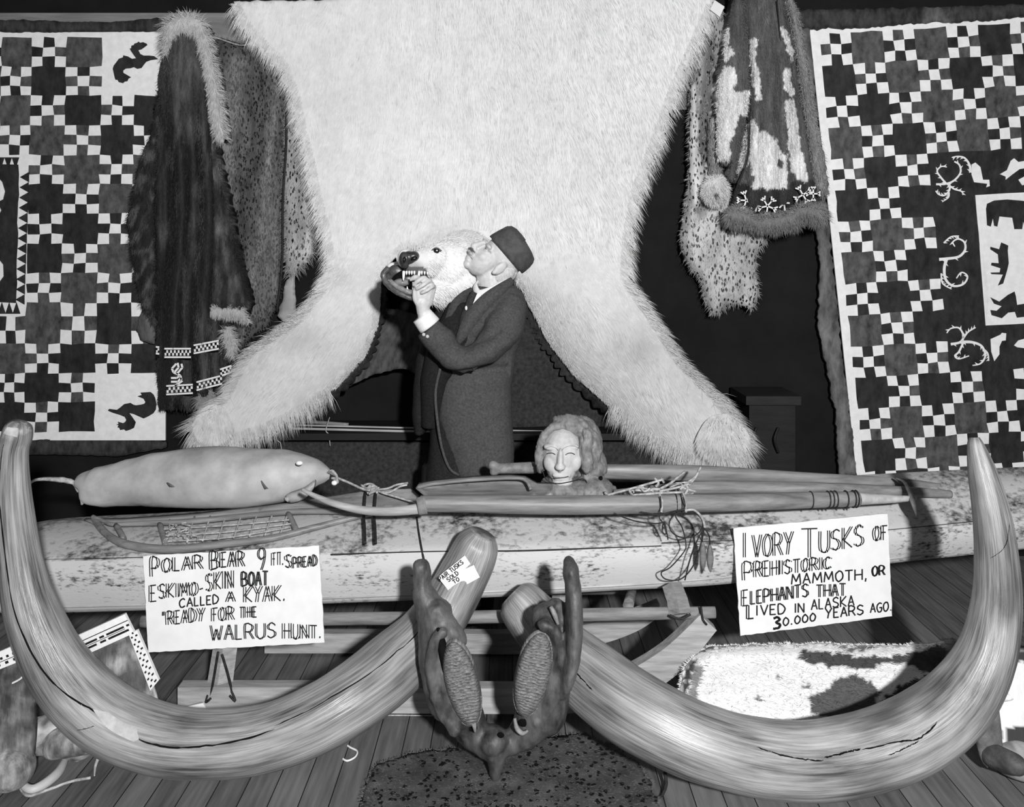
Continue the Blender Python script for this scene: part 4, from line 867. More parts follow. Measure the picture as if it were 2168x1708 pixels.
# vest front, collar, tie, lapels
v_ = G(); loft(v_, [(985, 640, 3.27, 34, .04), (968, 690, 3.255, 42, .05), (950, 740, 3.27, 46, .06), (925, 800, 3.31, 34, .08), (915, 900, 3.36, 24, .08)])
wc = blob('waistcoat', v_, .007, MT['woold'], man, 3, lambda v, n: 1.0)
def strip3(name, pts, w, m, parent, th=.006, n=24, dz=(0, 0, 0), tone=1.0):
    """a strip of cloth lying along a path: pts (px,py,depth), half width in pixels, both as lists"""
    q = cr(np.concatenate([np.asarray(pts, float), np.asarray(w, float)[:, None]], 1), n); p = q[:, :2]; t = np.gradient(p, axis=0); t /= np.linalg.norm(t, axis=1)[:, None]; nr = np.stack([t[:, 1], -t[:, 0]], 1)
    a = PA(p + nr * q[:, 3:4], q[:, 2]); c = PA(p, q[:, 2] - .006); b = PA(p - nr * q[:, 3:4], q[:, 2]); G_ = G(); n_ = len(a)
    bk = [x + np.array([0, th, 0]) for x in (a, c, b)]; v = np.concatenate([a, c, b] + bk); f = []
    for i in range(n_ - 1):
        for k in (0, 1):
            f.append([k * n_ + i, (k + 1) * n_ + i, (k + 1) * n_ + i + 1, k * n_ + i + 1]); f.append([(k + 3) * n_ + i + 1, (k + 4) * n_ + i + 1, (k + 4) * n_ + i, (k + 3) * n_ + i])
        f.append([i, i + 1, 3 * n_ + i + 1, 3 * n_ + i]); f.append([2 * n_ + i + 1, 2 * n_ + i, 5 * n_ + i, 5 * n_ + i + 1])
    f.append([0, 3 * n_, 4 * n_, n_]); f.append([n_, 4 * n_, 5 * n_, 2 * n_]); e = n_ - 1
    f.append([e, n_ + e, 4 * n_ + e, 3 * n_ + e]); f.append([n_ + e, 2 * n_ + e, 5 * n_ + e, 4 * n_ + e])
    return mk(name, G_.add(v, f, tone), m, parent)
cl = gt(P3([(1078, 594, 3.29), (1062, 604, 3.245), (1036, 618, 3.225), (1014, 622, 3.235), (1006, 606, 3.27), (1012, 596, 3.32)]), [.014, .018, .020, .018, .014, .012], 10, n=30, flat=.45)
mk('shirt_collar', cl, MT['linen'], man)
strip3('shirt_front', [(1014, 622, 3.226), (1004, 640, 3.215), (992, 664, 3.21)], [9, 8, 4], MT['linen'], man)
strip3('necktie', [(1004, 618, 3.222), (995, 640, 3.205), (984, 668, 3.20), (976, 690, 3.205)], [7, 7, 8, 5], MT['woold'], man, tone=2.2)
strip3('lapel', [(1086, 592, 3.27), (1060, 612, 3.222), (1030, 636, 3.195), (1002, 668, 3.185), (980, 705, 3.19), (965, 735, 3.20)], [7, 12, 15, 16, 12, 3], MT['wool'], jk, tone=.95)
strip3('lapel', [(1000, 612, 3.28), (980, 626, 3.245), (962, 650, 3.23), (950, 690, 3.225), (945, 725, 3.23)], [5, 8, 11, 10, 3], MT['wool'], jk, tone=.8)
strip3('front_edge', [(932, 780, 3.215), (922, 830, 3.235), (926, 890, 3.235), (936, 950, 3.235), (952, 992, 3.235), (972, 1006, 3.24)], [3, 3, 3, 3, 3, 3], MT['wool'], jk, tone=1.05)
# cuff and buttons
cu = gt(P3([(910, 690, 3.13), (893, 668, 3.125)]), [.046, .041], 20, n=6); mk('shirt_cuff', cu, MT['linen'], man)
for x, y, dd in ((897, 708, 3.085), (905, 712, 3.083)):
    mk('cuff_button', ell(P(x, y, dd), (.007, .004, .007), 12, 8), MT['skin'], jk)
mk('waistcoat_button', ell(P(905, 806, 3.295), (.008, .005, .008), 12, 8), MT['dark'], wc)
mk('lapel_pin', ell(P(987, 652, 3.185), (.005, .004, .009), 10, 8), MT['tooth'], jk)
# ------------------------------------------------------------------ sled
sl = thing('sled', 'low wooden sled with curved runner fronts carrying the kayak', 'sled', (P(950, 0, 2.85)[0], 2.86, 0))
def runner(cen, half, d, th, name, tone=1.0, m='wood'):
    """a plank runner: centre line in photo pixels at depth d, half height in pixels, thickness th in depth"""
    q = cr(np.concatenate([np.asarray(cen, float), np.asarray(half, float)[:, None]], 1), 60); p = q[:, :2]; t = np.gradient(p, axis=0); t /= np.linalg.norm(t, axis=1)[:, None]; nr = np.stack([t[:, 1], -t[:, 0]], 1)
    a = PA(p + nr * q[:, 2:3], d - th / 2); b = PA(p - nr * q[:, 2:3], d - th / 2)
    G_ = G(); n = len(a); v = np.concatenate([a, b, a + [0, th, 0], b + [0, th, 0]]); f = []
    for i in range(n - 1):
        f += [[n + i, n + i + 1, i + 1, i], [2 * n + i, 2 * n + i + 1, 3 * n + i + 1, 3 * n + i], [i, i + 1, 2 * n + i + 1, 2 * n + i], [3 * n + i, 3 * n + i + 1, n + i + 1, n + i]]
    f += [[0, 2 * n, 3 * n, n], [n - 1, 2 * n - 1, 4 * n - 1, 3 * n - 1]]
    o = mk(name, G_.add(v, f, tone), MT[m], sl, smooth=False); return o
runner([(376, 1482), (700, 1482), (1000, 1484), (1200, 1482), (1320, 1458), (1420, 1400), (1500, 1318)], [27, 27, 27, 28, 32, 30, 24], 2.64, .045, 'runner')
runner([(560, 1362), (900, 1362), (1130, 1362), (1250, 1344), (1340, 1318), (1400, 1286)], [21, 21, 22, 24, 20, 12], 3.06, .04, 'runner')
rl1 = mk('rail', gt(P3([(300, 1316, 2.66), (700, 1310, 2.66), (1000, 1306, 2.66), (1300, 1300, 2.65), (1514, 1296, 2.65)]), [.02, .021, .021, .021, .019], 12, n=40, flat=.8), MT['woodm'], sl)
mk('rail', gt(P3([(420, 1252, 3.06), (900, 1250, 3.06), (1330, 1246, 3.06)]), .02, 12, n=30), MT['woodm'], sl)
def post(a, b, w, d, name='post', tone=1.0, m='wood'):
    A = P(*a, d); B = P(*b, d); return mk(name, gt([A, A + (B - A) * .5, B], [w, w * .95, w * .9], 4, flat=.6), MT[m], sl, smooth=False)
post((462, 1472), (484, 1320), .042, 2.655); post((1190, 1470), (1195, 1310), .036, 2.66)
post((640, 1360), (655, 1250), .03, 3.06); post((1180, 1360), (1185, 1250), .03, 3.06)
for k, (x, yb) in enumerate(((430, 1302), (900, 1290), (1330, 1290))):
    a = P(x, yb, 2.66); bb = P(x + 10, yb - 50, 3.06); mk('crossbar', gt([a + [0, 0, .012], bb + [0, 0, .012]], [.018, .018], 8, n=8), MT['woodm'], sl)
st_ = gt(P3([(1422, 1236, 2.69), (1434, 1270, 2.65), (1440, 1300, 2.625)]), [.032, .034, .036], 4, flat=.45); mk('stanchion', st_, MT['woodm'], sl, smooth=False)
for pth in ([(444, 1478, 2.622), (452, 1440, 2.618), (462, 1380, 2.62)], [(494, 1478, 2.622), (484, 1432, 2.616), (470, 1385, 2.618)], [(440, 1470, 2.62), (436, 1486, 2.615), (446, 1478, 2.612)], [(490, 1462, 2.618), (498, 1484, 2.612), (486, 1472, 2.61)], [(1484, 1284, 2.62), (1488, 1310, 2.612), (1496, 1322, 2.615)], [(1418, 1302, 2.60), (1440, 1310, 2.595), (1462, 1300, 2.60)]):
    mk('lashing', gt(P3(pth), .0038, 6, n=14), MT['cordd'], rl1)
# ------------------------------------------------------------------ kayak
KS = np.array([  # x, bottom y, gunwale y, ridge y, depth of bottom, gunwale, ridge, half width behind
    [-70, 1262, 1220, 1150, 2.78, 2.78, 2.84, .03], [-30, 1290, 1196, 1116, 2.74, 2.72, 2.88, .12], [40, 1298, 1190, 1108, 2.73, 2.70, 2.92, .18], [300, 1292, 1184, 1098, 2.72, 2.69, 2.94, .22], [520, 1285, 1178, 1080, 2.72, 2.69, 2.95, .23], [700, 1277, 1174, 1066, 2.72, 2.69, 2.95, .23],
    [1000, 1266, 1168, 1052, 2.72, 2.69, 2.95, .23], [1300, 1250, 1160, 1038, 2.75, 2.72, 2.97, .22], [1550, 1235, 1150, 1022, 2.80, 2.77, 3.00, .2], [1890, 1192, 1124, 1004, 2.90, 2.87, 3.08, .18], [2170, 1162, 1100, 990, 3.00, 2.97, 3.14, .14], [2360, 1130, 1080, 984, 3.08, 3.06, 3.18, .08], [2460, 1090, 1040, 990, 3.15, 3.14, 3.2, .02]])
kq = cr(KS, 110); kg = G(); kv = []; mats_ = []
for x, yb, yg, yr, db, dg, dr, hw in kq:
    b = P(x, yb, db); gw = P(x, yg, dg); r = P(x, yr, dr); r[0] = gw[0] = b[0]
    keel = np.array([b[0], dr, b[2] - .02]); bg = np.array([b[0], 2 * dr - dg, gw[2]]); bb = np.array([b[0], 2 * dr - db, b[2]])
    ch_ = b + (gw - b) * .09 + np.array([0, -.004, 0])
    mid = (gw + r) / 2 + np.array([0, 0, .012]); mid2 = (bg + r) / 2 + np.array([0, 0, .012])
    pts_ = [keel, b, ch_, b + (gw - b) * .55 + np.array([0, -.012, 0]), gw, gw + (r - gw) * .12 + [0, 0, .006], mid, r, mid2, bg, bb]
    kv += pts_
m_ = 11; fcs = []; mi = []
for i in range(len(kq) - 1):
    for k in range(m_):
        k2 = (k + 1) % m_; fcs.append([i * m_ + k, i * m_ + k2, (i + 1) * m_ + k2, (i + 1) * m_ + k]); mi.append(1 if 4 <= k <= 8 else 0)
fcs.append(list(range(m_))[::-1]); fcs.append([(len(kq) - 1) * m_ + k for k in range(m_)]); mi += [0, 0]
fcs = [f[::-1] for f in fcs]
kg.add(kv, fcs, 1.0, mi)
ka = thing('kayak', 'long pale weathered skin kayak lying across the scene on the low sled', 'kayak', (P(1000, 0, 2.95)[0], 2.95, .3))
mk('hull', kg, [MT['kayak'], MT['kayakdeck']], ka)
def kpt(x, y, lift=.004):
    """a point on the near flank of the kayak at photo position x, y"""
    r = [np.interp(x, kq[:, 0], kq[:, i]) for i in range(8)]; _, yb, yg, yr, db, dg, dr, hw = r
    if y > yg: t = (yb - y) / (yb - yg); d = db + (dg - db) * t - .012 * math.sin(max(0, min(1, t)) * math.pi)
    else: t = (yg - y) / (yg - yr); d = dg + (dr - dg) * t - .03 * max(0, math.sin(min(t, 1) * math.pi)) * .6
    return P(x, y, d - lift)
mk('seam', gt([kpt(x, y, .002) for x, y in ((882, 1095), (886, 1125), (893, 1165), (900, 1200), (904, 1250))], .004, 6, n=24), MT['cordd'], ka).__setitem__('label', 'dark sewn seam round the hull')
for pth in ([(60, 1186), (200, 1183), (420, 1178)], [(700, 1174), (900, 1168), (1090, 1166), (1250, 1161), (1400, 1156)], [(1400, 1150), (1640, 1140), (1880, 1122), (2060, 1104)]):
    mk('seam', gt([kpt(x, y, -.001) for x, y in pth], .0028, 6, n=30), MT['cordd'], ka)
mk('chine_strip', gt([kpt(x, np.interp(x, kq[:, 0], kq[:, 1]) - 12, .0) for x in (20, 200, 500, 800, 1100, 1400, 1700, 2000)], .004, 6, n=60), MT['skin'], ka)
cs = [kpt(x, y, .01) for x, y in ((1120, 1040), (1130, 1062), (1200, 1070), (1290, 1062), (1300, 1036))]
cs[0][1] += .02; cs[4][1] += .02
mk('cockpit_rim', gt(cs, .012, 8, n=30), MT['shaft'], ka)
# ------------------------------------------------------------------ seal-skin float on the kayak's deck
fl_ = thing('sealskin_float', 'inflated pale sealskin float with folded flippers resting on the kayak deck', 'float', (P(430, 0, 3.0)[0], 3.0, .56))
fd = 2.98
fs = [(168, 1036, 6), (176, 1028, 26), (200, 1030, 40), (250, 1026, 46), (330, 1016, 56), (430, 1010, 64), (530, 1010, 62), (610, 1006, 52), (660, 1002, 34), (688, 1004, 18), (699, 1006, 8)]
fp = P3([(x, y, fd) for x, y, r in fs]); fr_ = np.array([r for *_, r in fs]) * fd / F
q = cr(np.concatenate([fp, fr_[:, None]], 1), 70); v, f, tc = tube(q[:, :3], np.maximum(q[:, 3], .004), 36, ref=(0, -1, 0), flat=.85)
th_ = np.arctan2(tc[:, 2], tc[:, 1]); L_ = tc[:, 0]
nr_ = v - np.repeat(q[:, :3], 36, 0); rl = np.linalg.norm(nr_, axis=1)[:, None]; nr_ /= rl + 1e-9
v = v + nr_ * (.012 * (fnoise(L_ * 9 + 2 * np.cos(th_), th_ * 1.1 + L_ * 3, 81) - .5) + .008 * (fnoise(L_ * 26, th_ * 2, 82) - .5))[:, None] * np.clip(rl / .06, 0, 1)
mk('body', G().add(v, f, .97 + .1 * (fnoise(L_ * 8, th_ * 2, 83) - .5)), MT['skin'], fl_)
for poly, dd in (([(352, 1022), (370, 1030), (388, 1048), (404, 1074), (388, 1072), (370, 1046)], 2.899), ([(552, 1018), (566, 1032), (590, 1046), (614, 1056), (588, 1058), (566, 1046)], 2.903)):
    mk('flipper_fold', panel(cr(poly, 30, True), (lambda x, y: fd - .85 * np.sqrt(np.maximum(np.interp(x, [q_[0] for q_ in fs], [q_[2] for q_ in fs]) ** 2 - (y - np.interp(x, [q_[0] for q_ in fs], [q_[1] for q_ in fs])) ** 2, 9)) * fd / F - .009), .02, 5, .22), MT['skin'], fl_).__setitem__('label', 'dark folded-under flipper opening')
mk('flipper_stub', panel(cr([(604, 1050), (640, 1036), (664, 1020), (660, 1040), (640, 1058), (612, 1064)], 30, True), puff([(604, 1050), (640, 1036), (664, 1020), (660, 1040), (640, 1058), (612, 1064)], 2.90, .02, 10), .03, 6, .8), MT['skin'], fl_)
mk('ivory_plug', ell(P(634, 980, 2.885), (.013, .01, .008), 12, 8), MT['tooth'], fl_)
mk('tied_end', gt(P3([(166, 1040, 2.98), (158, 1024, 2.97), (140, 1017, 2.96), (100, 1014, 2.95), (70, 1018, 2.94), (52, 1040, 2.93), (44, 1070, 2.92)]), [.006, .008, .010, .007, .005, .005, .005], 8, n=40, rough=.3), MT['cord'], fl_)
mk('tied_end', gt(P3([(170, 1050, 2.96), (175, 1060, 2.95), (173, 1068, 2.95)]), [.006, .008, .004], 8, n=8), MT['cord'], fl_)
kn_ = G()
for k in range(7): gt(P3([(694 + 3 * k, 1000 + k, 2.96), (704 + 2 * k, 996 + 3 * k, 2.94 + .004 * k), (714, 1010 + 2 * k, 2.95), (702 + k, 1012, 2.965)]), .0042, 6, n=14, G=kn_)
mk('neck_binding', kn_, MT['cord'], fl_)
mk('ivory_toggle', ell(P(708, 1022, 2.935), (.011, .009, .009), 12, 8), MT['tooth'], fl_)
mk('tow_line', gt(P3([(716, 1012, 2.95), (740, 1022, 2.93), (766, 1034, 2.90), (784, 1038, 2.88)]), .0045, 6, n=20), MT['cord'], fl_)
# ------------------------------------------------------------------ snowshoe, paddle and lashing
def kdep(x, y, lift): return kpt(x, y, lift)[1]
def onk(pts, lift): return np.array([P(x, y, kdep(x, y, lift)) for x, y in pts])
sw = thing('snowshoe', 'long narrow snowshoe with upturned toe lying on the left of the kayak deck', 'snowshoe', (P(450, 0, 2.75)[0], 2.75, .5))
mk('frame', gt(onk([(196, 1094), (206, 1108), (226, 1130), (256, 1148), (310, 1160), (380, 1162), (470, 1152), (570, 1140), (660, 1118), (740, 1098), (800, 1086)], .035), [.008, .011, .012, .013, .014, .014, .013, .012, .011, .009, .006], 10, n=90), MT['shaft'], sw)
frm = mk('frame', gt(onk([(196, 1094), (216, 1102), (240, 1110), (300, 1108), (400, 1104), (500, 1094), (580, 1086), (660, 1082), (740, 1084), (800, 1086)], .045), [.008, .007, .007, .009, .010, .010, .010, .010, .008, .006], 10, n=90), MT['shaft'], sw)
for a, b in (((246, 1112), (262, 1140)), ((338, 1108), (352, 1156)), ((610, 1086), (628, 1124))): mk('crosspiece', gt(onk([a, b], .04), .010, 8, n=6), MT['shaft'], sw)
lc = G()
for k in range(7):
    x = 400 + k * 33; gt(onk([(x + 12, 1094 - k * 1.2), (x + 4, 1120 - k * 2), (x - 4, 1148 - k * 3)], .042), .0035, 6, n=8, G=lc)
for y in (0, 14, 26): gt(onk([(345, 1120 + y), (480, 1112 + y), (616, 1100 + y * .6)], .044), .0032, 6, n=24, G=lc)
for k in range(22):
    x = 345 + rng.uniform(0, 60); y = 1104 + rng.uniform(0, 40); gt(onk([(x, y), (x + rng.uniform(-14, 14), y + rng.uniform(-10, 10)), (x + rng.uniform(-16, 16), y + rng.uniform(-12, 12))], .05), .003, 5, n=8, G=lc)
mk('lacing', lc, MT['cord'], frm)
pd = [(176, 1100), (260, 1100), (420, 1088), (560, 1072), (700, 1052), (790, 1038), (868, 1036), (886, 1052), (884, 1086), (760, 1080), (640, 1076), (480, 1092), (300, 1108), (200, 1110)]
tag(mk('paddle_board', panel(dens(pd, 12), lambda x, y: np.array([kdep(a, max(b, 1050), .03) for a, b in zip(x, y)]), .02, 14, 1.0), MT['woodm']), 'long dark flat board lying behind the snowshoe along the kayak deck', 'board')
lb = thing('lashing_strap', 'dark hide thongs knotted round the board right of the seal float', 'strap', (P(780, 0, 2.76)[0], 2.76, .45))
for x in (772, 794):
    mk('thong', gt(onk([(x + 2, 1036), (x, 1060), (x - 2, 1090), (x, 1120), (x + 1, 1150)], .062), .0055, 6, n=24), MT['cordd'], lb)
kk = G()
for k in range(9): gt(onk([(768 + rng.uniform(-6, 20), 1030 + rng.uniform(-6, 10)), (780 + rng.uniform(-10, 20), 1034 + rng.uniform(-8, 8)), (790 + rng.uniform(-14, 16), 1038 + rng.uniform(-8, 8))], .09), .0045, 6, n=10, G=kk)
mk('knot', kk, MT['cord'], lb)
for pth in ([(796, 1036), (820, 1034), (840, 1026), (864, 1022)], [(800, 1040), (824, 1042), (846, 1030), (862, 1026)], [(764, 1030), (780, 1024), (792, 1026)], [(806, 1042), (840, 1052), (880, 1064)]):
    mk('thong_end', gt(onk(pth, .08), [.004] * len(pth), 6, n=16), MT['cord'], lb)
# ------------------------------------------------------------------ harpoon
hp = thing('harpoon', 'long thick harpoon with slender curved foreshaft lying along the kayak deck', 'harpoon', (P(1250, 0, 2.72)[0], 2.72, .5))
hx = [(890, 1066, 2.68), (1000, 1066, 2.68), (1200, 1069, 2.69), (1400, 1066, 2.71), (1560, 1063, 2.74), (1720, 1058, 2.79), (1816, 1056, 2.82)]
hr_ = [.026, .029, .031, .030, .029, .027, .025]
hsh = mk('shaft', gt(P3(hx), hr_, 20, n=80), MT['shaft'], hp)
mk('foreshaft', gt(P3([(640, 1036, 2.70), (672, 1052, 2.69), (716, 1068, 2.68), (770, 1080, 2.675), (830, 1082, 2.672), (896, 1076, 2.675)]), [.006, .009, .012, .014, .015, .018], 12, n=50), MT['wood'], hp).__setitem__('label', 'pale slender curved foreshaft')
mk('socket_ring', gt(P3([(884, 1072, 2.672), (902, 1068, 2.676)]), [.028, .031], 16, n=6), MT['gut'], hp)
mk('ivory_end', gt(P3([(1814, 1056, 2.82), (1850, 1056, 2.83), (1900, 1056, 2.845), (1940, 1054, 2.86)]), [.022, .018, .013, .007], 12, n=20), MT['scar'], hp)
wr_ = G()
for x in (1716, 1752, 1760, 1768, 1790, 1806, 1812):
    c = P(x, np.interp(x, [1700, 1816], [1059, 1056]), np.interp(x, [1700, 1816], [2.785, 2.82])); r = .0285
    mk('cord_wrapping', gt([c + np.array([.002 * math.sin(a), r * math.cos(a), r * math.sin(a)]) for a in np.linspace(0, 2 * math.pi, 17)], .0025, 6), MT['cordd'], hsh)
for x in (1430, 1440):
    c = P(x, 1065, 2.717); mk('cord_wrapping', gt([c + np.array([0, .031 * math.cos(a), .031 * math.sin(a)]) for a in np.linspace(0, 2 * math.pi, 17)], .0025, 6), MT['cordd'], hsh)
# ------------------------------------------------------------------ poles beyond the harpoon
tag(mk('spear_shaft', gt(P3([(1300, 1046, 2.90), (1480, 1032, 2.88), (1700, 1033, 2.89), (1900, 1040, 2.95), (2012, 1046, 2.99)]), [.016, .022, .021, .019, .014], 14, n=60), MT['woodm']), 'dark round spear shaft between the harpoon and the pale pole', 'spear')
tag(mk('wooden_pole', gt(P3([(1270, 998, 3.02), (1480, 1002, 3.01), (1700, 1014, 3.01), (1900, 1024, 3.03), (1990, 1030, 3.05)]), [.027, .030, .026, .022, .012], 16, n=60, flat=.6), MT['shaft']), 'pale flattened wooden pole farthest back, from the mask to the right tusk', 'pole')
tag(mk('strap', gt(P3([(1896, 1012, 2.98), (1914, 1020, 2.93), (1926, 1040, 2.88), (1934, 1066, 2.825), (1942, 1094, 2.82)]), [.005, .007, .010, .009, .003], 8, n=24, flat=.5), MT['gut']), 'short leather strap hanging over the right end of the harpoon', 'strap')
tb = [(880, 1034), (886, 1026), (920, 1020), (1000, 1012), (1080, 1009), (1112, 1012), (1138, 1026), (1170, 1026), (1170, 1050), (1100, 1056), (1000, 1056), (910, 1056), (894, 1046)]
tbo = thing('wooden_tray', 'shallow carved wooden tray lying in front of the man behind the harpoon', 'tray', (P(1000, 0, 2.82)[0], 2.82, .55))
mk('board', panel(dens(tb, 10), lambda x, y: 2.86 - .10 * (y - 1008) / 50 + .02 * np.clip(edist(x, y, tb) / 10, 0, 1), .03, 10, lambda x, y: .78 + .1 * fnoise(x / 60, y / 6, 90)), MT['shaft'], tbo)
mk('carved_edge', gt(P3([(884, 1032, 2.815), (920, 1024, 2.81), (1000, 1016, 2.80), (1080, 1012, 2.80), (1112, 1016, 2.80), (1124, 1036, 2.77)]), .006, 8, n=30), MT['woodm'], tbo)
bn = thing('bone_handle', 'short knobbed bone handle lying behind the tray beside the mask', 'bone', (P(1080, 0, 3.0)[0], 3.0, .65))
bg_ = G(); capsule(P(1050, 992, 2.98), P(1130, 990, 3.0), .019, .022, bg_); ell(P(1044, 985, 2.98), (.020, .02, .018), G_=bg_); ell(P(1046, 999, 2.98), (.017, .018, .014), G_=bg_)
blob('bone', bg_, .005, MT['gut'], bn, 2, lambda v, n: .85)
# ------------------------------------------------------------------ carved mask in a gut-skin hood
mk_ = thing('hooded_mask', 'pale carved face mask in a wrinkled gutskin hood set in the kayak cockpit', 'mask', (P(1205, 0, 2.93)[0], 2.93, .56))
FC = P(1192, 965, 2.90); ms = 2.9 / F
ca_, sa_ = math.cos(-.06), math.sin(-.06)
BM = np.array([[ca_, 0, sa_], [0, 1, 0], [-sa_, 0, ca_]])
def m_e(G_, x, y, dpt, a, b, c): return ell(FC + np.array([x * ms, dpt, -y * ms]), (a * ms, c, b * ms), B=BM, G_=G_)
fg = G()
m_e(fg, -1, -4, .03, 43, 53, .085); m_e(fg, -3, 28, .015, 32, 30, .065); m_e(fg, -8, 2, -.050, 7, 26, .020); m_e(fg, -8, 15, -.056, 11, 8, .020)
m_e(fg, -24, -22, -.022, 18, 8, .022); m_e(fg, 14, -23, -.022, 19, 8, .022); m_e(fg, -22, 12, -.012, 20, 22, .030); m_e(fg, 18, 10, -.012, 21, 23, .030); m_e(fg, -5, 35, -.040, 20, 5, .014); m_e(fg, -4, 41, -.037, 18, 6, .014); m_e(fg, -2, 50, -.02, 22, 12, .03)
def ftone(v, n):
    x = (v[:, 0] - FC[0]) / ms; y = -(v[:, 2] - FC[2]) / ms; t = np.full(len(v), 1.0)
    for cx, cy, a, b, tt in ((-12, 21, 3, 2, .3), (-3, 20, 3, 1.8, .3)):
        t = np.where((((x - cx) / a) ** 2 + ((y - cy - (x - cx) * -.06) / b) ** 2 < 1) & (n[:, 1] < 0), tt, t)
    return t
fk = []; fo_ = blob('face', fg, .0026, MT['mask'], mk_, 6, ftone, keep=fk); fv = fk[0][0]
def onface(pts, lift=.0006):
    o = []
    for x, y in pts:
        k = np.hypot((fv[:, 0] - FC[0]) / ms - x, -(fv[:, 2] - FC[2]) / ms - y) < 2.5; o.append([FC[0] + x * ms, fv[k, 1].min() - lift, FC[2] - y * ms])
    return np.array(o)
for nm_, pts_, rr_, m_n in (('eye_slit', [(-35, -8), (-30, -11), (-24, -12), (-18, -10)], .0014, 'dark'), ('eye_slit', [(3, -10), (9, -13), (16, -13), (23, -9)], .0015, 'dark'), ('mouth_line', [(-20, 39), (-10, 38), (0, 37), (10, 35)], .0017, 'dark'), ('brow_line', [(-42, -16), (-34, -24), (-22, -25), (-12, -20)], .0007, 'woodm'), ('brow_line', [(-6, -20), (6, -26), (20, -27), (34, -21)], .0007, 'woodm')):
    mk(nm_, gt(onface(cr(pts_, 12)), rr_, 6, n=30), MT[m_n], fo_)
hg = G(); 
ring = [(-46, 30), (-50, 0), (-44, -34), (-22, -58), (6, -64), (30, -54), (44, -26), (48, 8), (50, 40), (40, 62)]
for (x1, y1), (x2, y2) in zip(ring, ring[1:]): capsule(FC + np.array([x1 * ms, .02, -y1 * ms]), FC + np.array([x2 * ms, .02, -y2 * ms]), .016, .016, hg, 10)
m_e(hg, 40, -8, .10, 52, 66, .09); m_e(hg, 64, 34, .09, 38, 40, .08); m_e(hg, 10, -62, .05, 26, 22, .05); m_e(hg, 30, -52, .05, 30, 24, .05); m_e(hg, 58, -2, .04, 26, 50, .05); m_e(hg, 46, -20, -.0, 16, 40, .035); m_e(hg, 50, 10, -.015, 14, 26, .03)
m_e(hg, -2, 70, .03, 48, 22, .10); m_e(hg, 60, 72, .04, 52, 24, .10); m_e(hg, 10, 88, .03, 84, 16, .11); m_e(hg, -10, -74, .03, 12, 8, .03)
def hdisp(v, n):
    return .010 * (fnoise(v[:, 0] * 46 + v[:, 2] * 8, v[:, 2] * 20, 91) - .5) * 2 * .8 - .007 * np.clip(.30 - np.abs(fnoise(v[:, 0] * 30, v[:, 2] * 14, 92) - .5) * 8, 0, 1) * 2
hdo = blob('gutskin_hood', hg, .0042, MT['gut'], mk_, 2, lambda v, n: .95 + .3 * (fnoise(v[:, 0] * 40, v[:, 2] * 20, 94) - .5), hdisp)
mk('drawstring', gt([FC + np.array([x * ms, d, -y * ms]) for x, y, d in ((-44, 26, -.02), (-36, 44, -.04), (-16, 50, -.05), (10, 46, -.055), (36, 42, -.04), (48, 50, -.02), (46, 64, -.02), (40, 70, -.03))], .0018, 6, n=40), MT['cordd'], hdo)
mk('hole', ell(FC + np.array([80 * ms, -.006, -46 * ms]), (.006, .008, .008), 10, 8), MT['crack'], hdo)
mk('tassel', gt([FC + np.array([x * ms, d, -y * ms]) for x, y, d in ((84, 66, -.06), (92, 74, -.08), (94, 86, -.09), (96, 94, -.09))], [.004, .008, .009, .005], 8, n=12), MT['cord'], mk_)
# ------------------------------------------------------------------ thongs, coil and blades in front of the kayak
cd = 2.66
def cord(name, pts, r, m, label, cat, group=None, n=50, d0=cd):
    o = mk(name, gt(P3([(p[0], p[1], p[2] if len(p) > 2 else d0) for p in pts]), r, 6, n=n), MT[m]); return tag(o, label, cat, group)
co = thing('harpoon_line', 'thin looped hide line tied round the harpoon and hanging down the kayak side', 'line', (P(1450, 0, cd)[0], cd, .4))
def cpart(pts, r=.0022, m='cordd', n=50): mk('loop', gt(P3([(p[0], p[1], p[2] if len(p) > 2 else cd) for p in pts]), r, 6, n=n), MT[m], co)
a_ = np.linspace(.3, 5.9, 24)
cpart([(1451 + 38 * math.sin(t) * (1 - .02 * t), 1110 - 28 * math.cos(t), cd) for t in a_])
cpart([(1398, 1050, 2.675), (1400, 1082, 2.66), (1396, 1096, cd), (1406, 1110, cd), (1410, 1130, cd), (1402, 1124, cd), (1406, 1104, cd), (1412, 1128, cd), (1414, 1142, cd)])
cpart([(1446, 1052, 2.675), (1452, 1080, 2.665), (1446, 1092, cd), (1440, 1084, cd), (1430, 1092, cd), (1444, 1116, cd), (1452, 1150, cd), (1448, 1168, cd), (1420, 1200, 2.67), (1400, 1212, 2.67), (1410, 1226, 2.675), (1440, 1226, 2.675), (1466, 1200, 2.67), (1484, 1150, cd), (1490, 1118, cd), (1482, 1094, cd), (1464, 1080, cd)], n=120)
cpart([(1450, 1228, 2.675), (1462, 1180, cd), (1478, 1140, cd), (1490, 1120, cd)])
cpart([(1300, 1086, 2.665), (1318, 1094, 2.66), (1350, 1104, 2.66), (1384, 1108, cd), (1404, 1106, cd)])
cpart([(1356, 1084, 2.66), (1396, 1090, 2.655), (1420, 1084, 2.655), (1450, 1078, 2.65)], .003)
cpart([(1450, 1080, 2.65), (1470, 1080, 2.65), (1486, 1096, cd), (1492, 1116, cd)], .0042, 'cord')
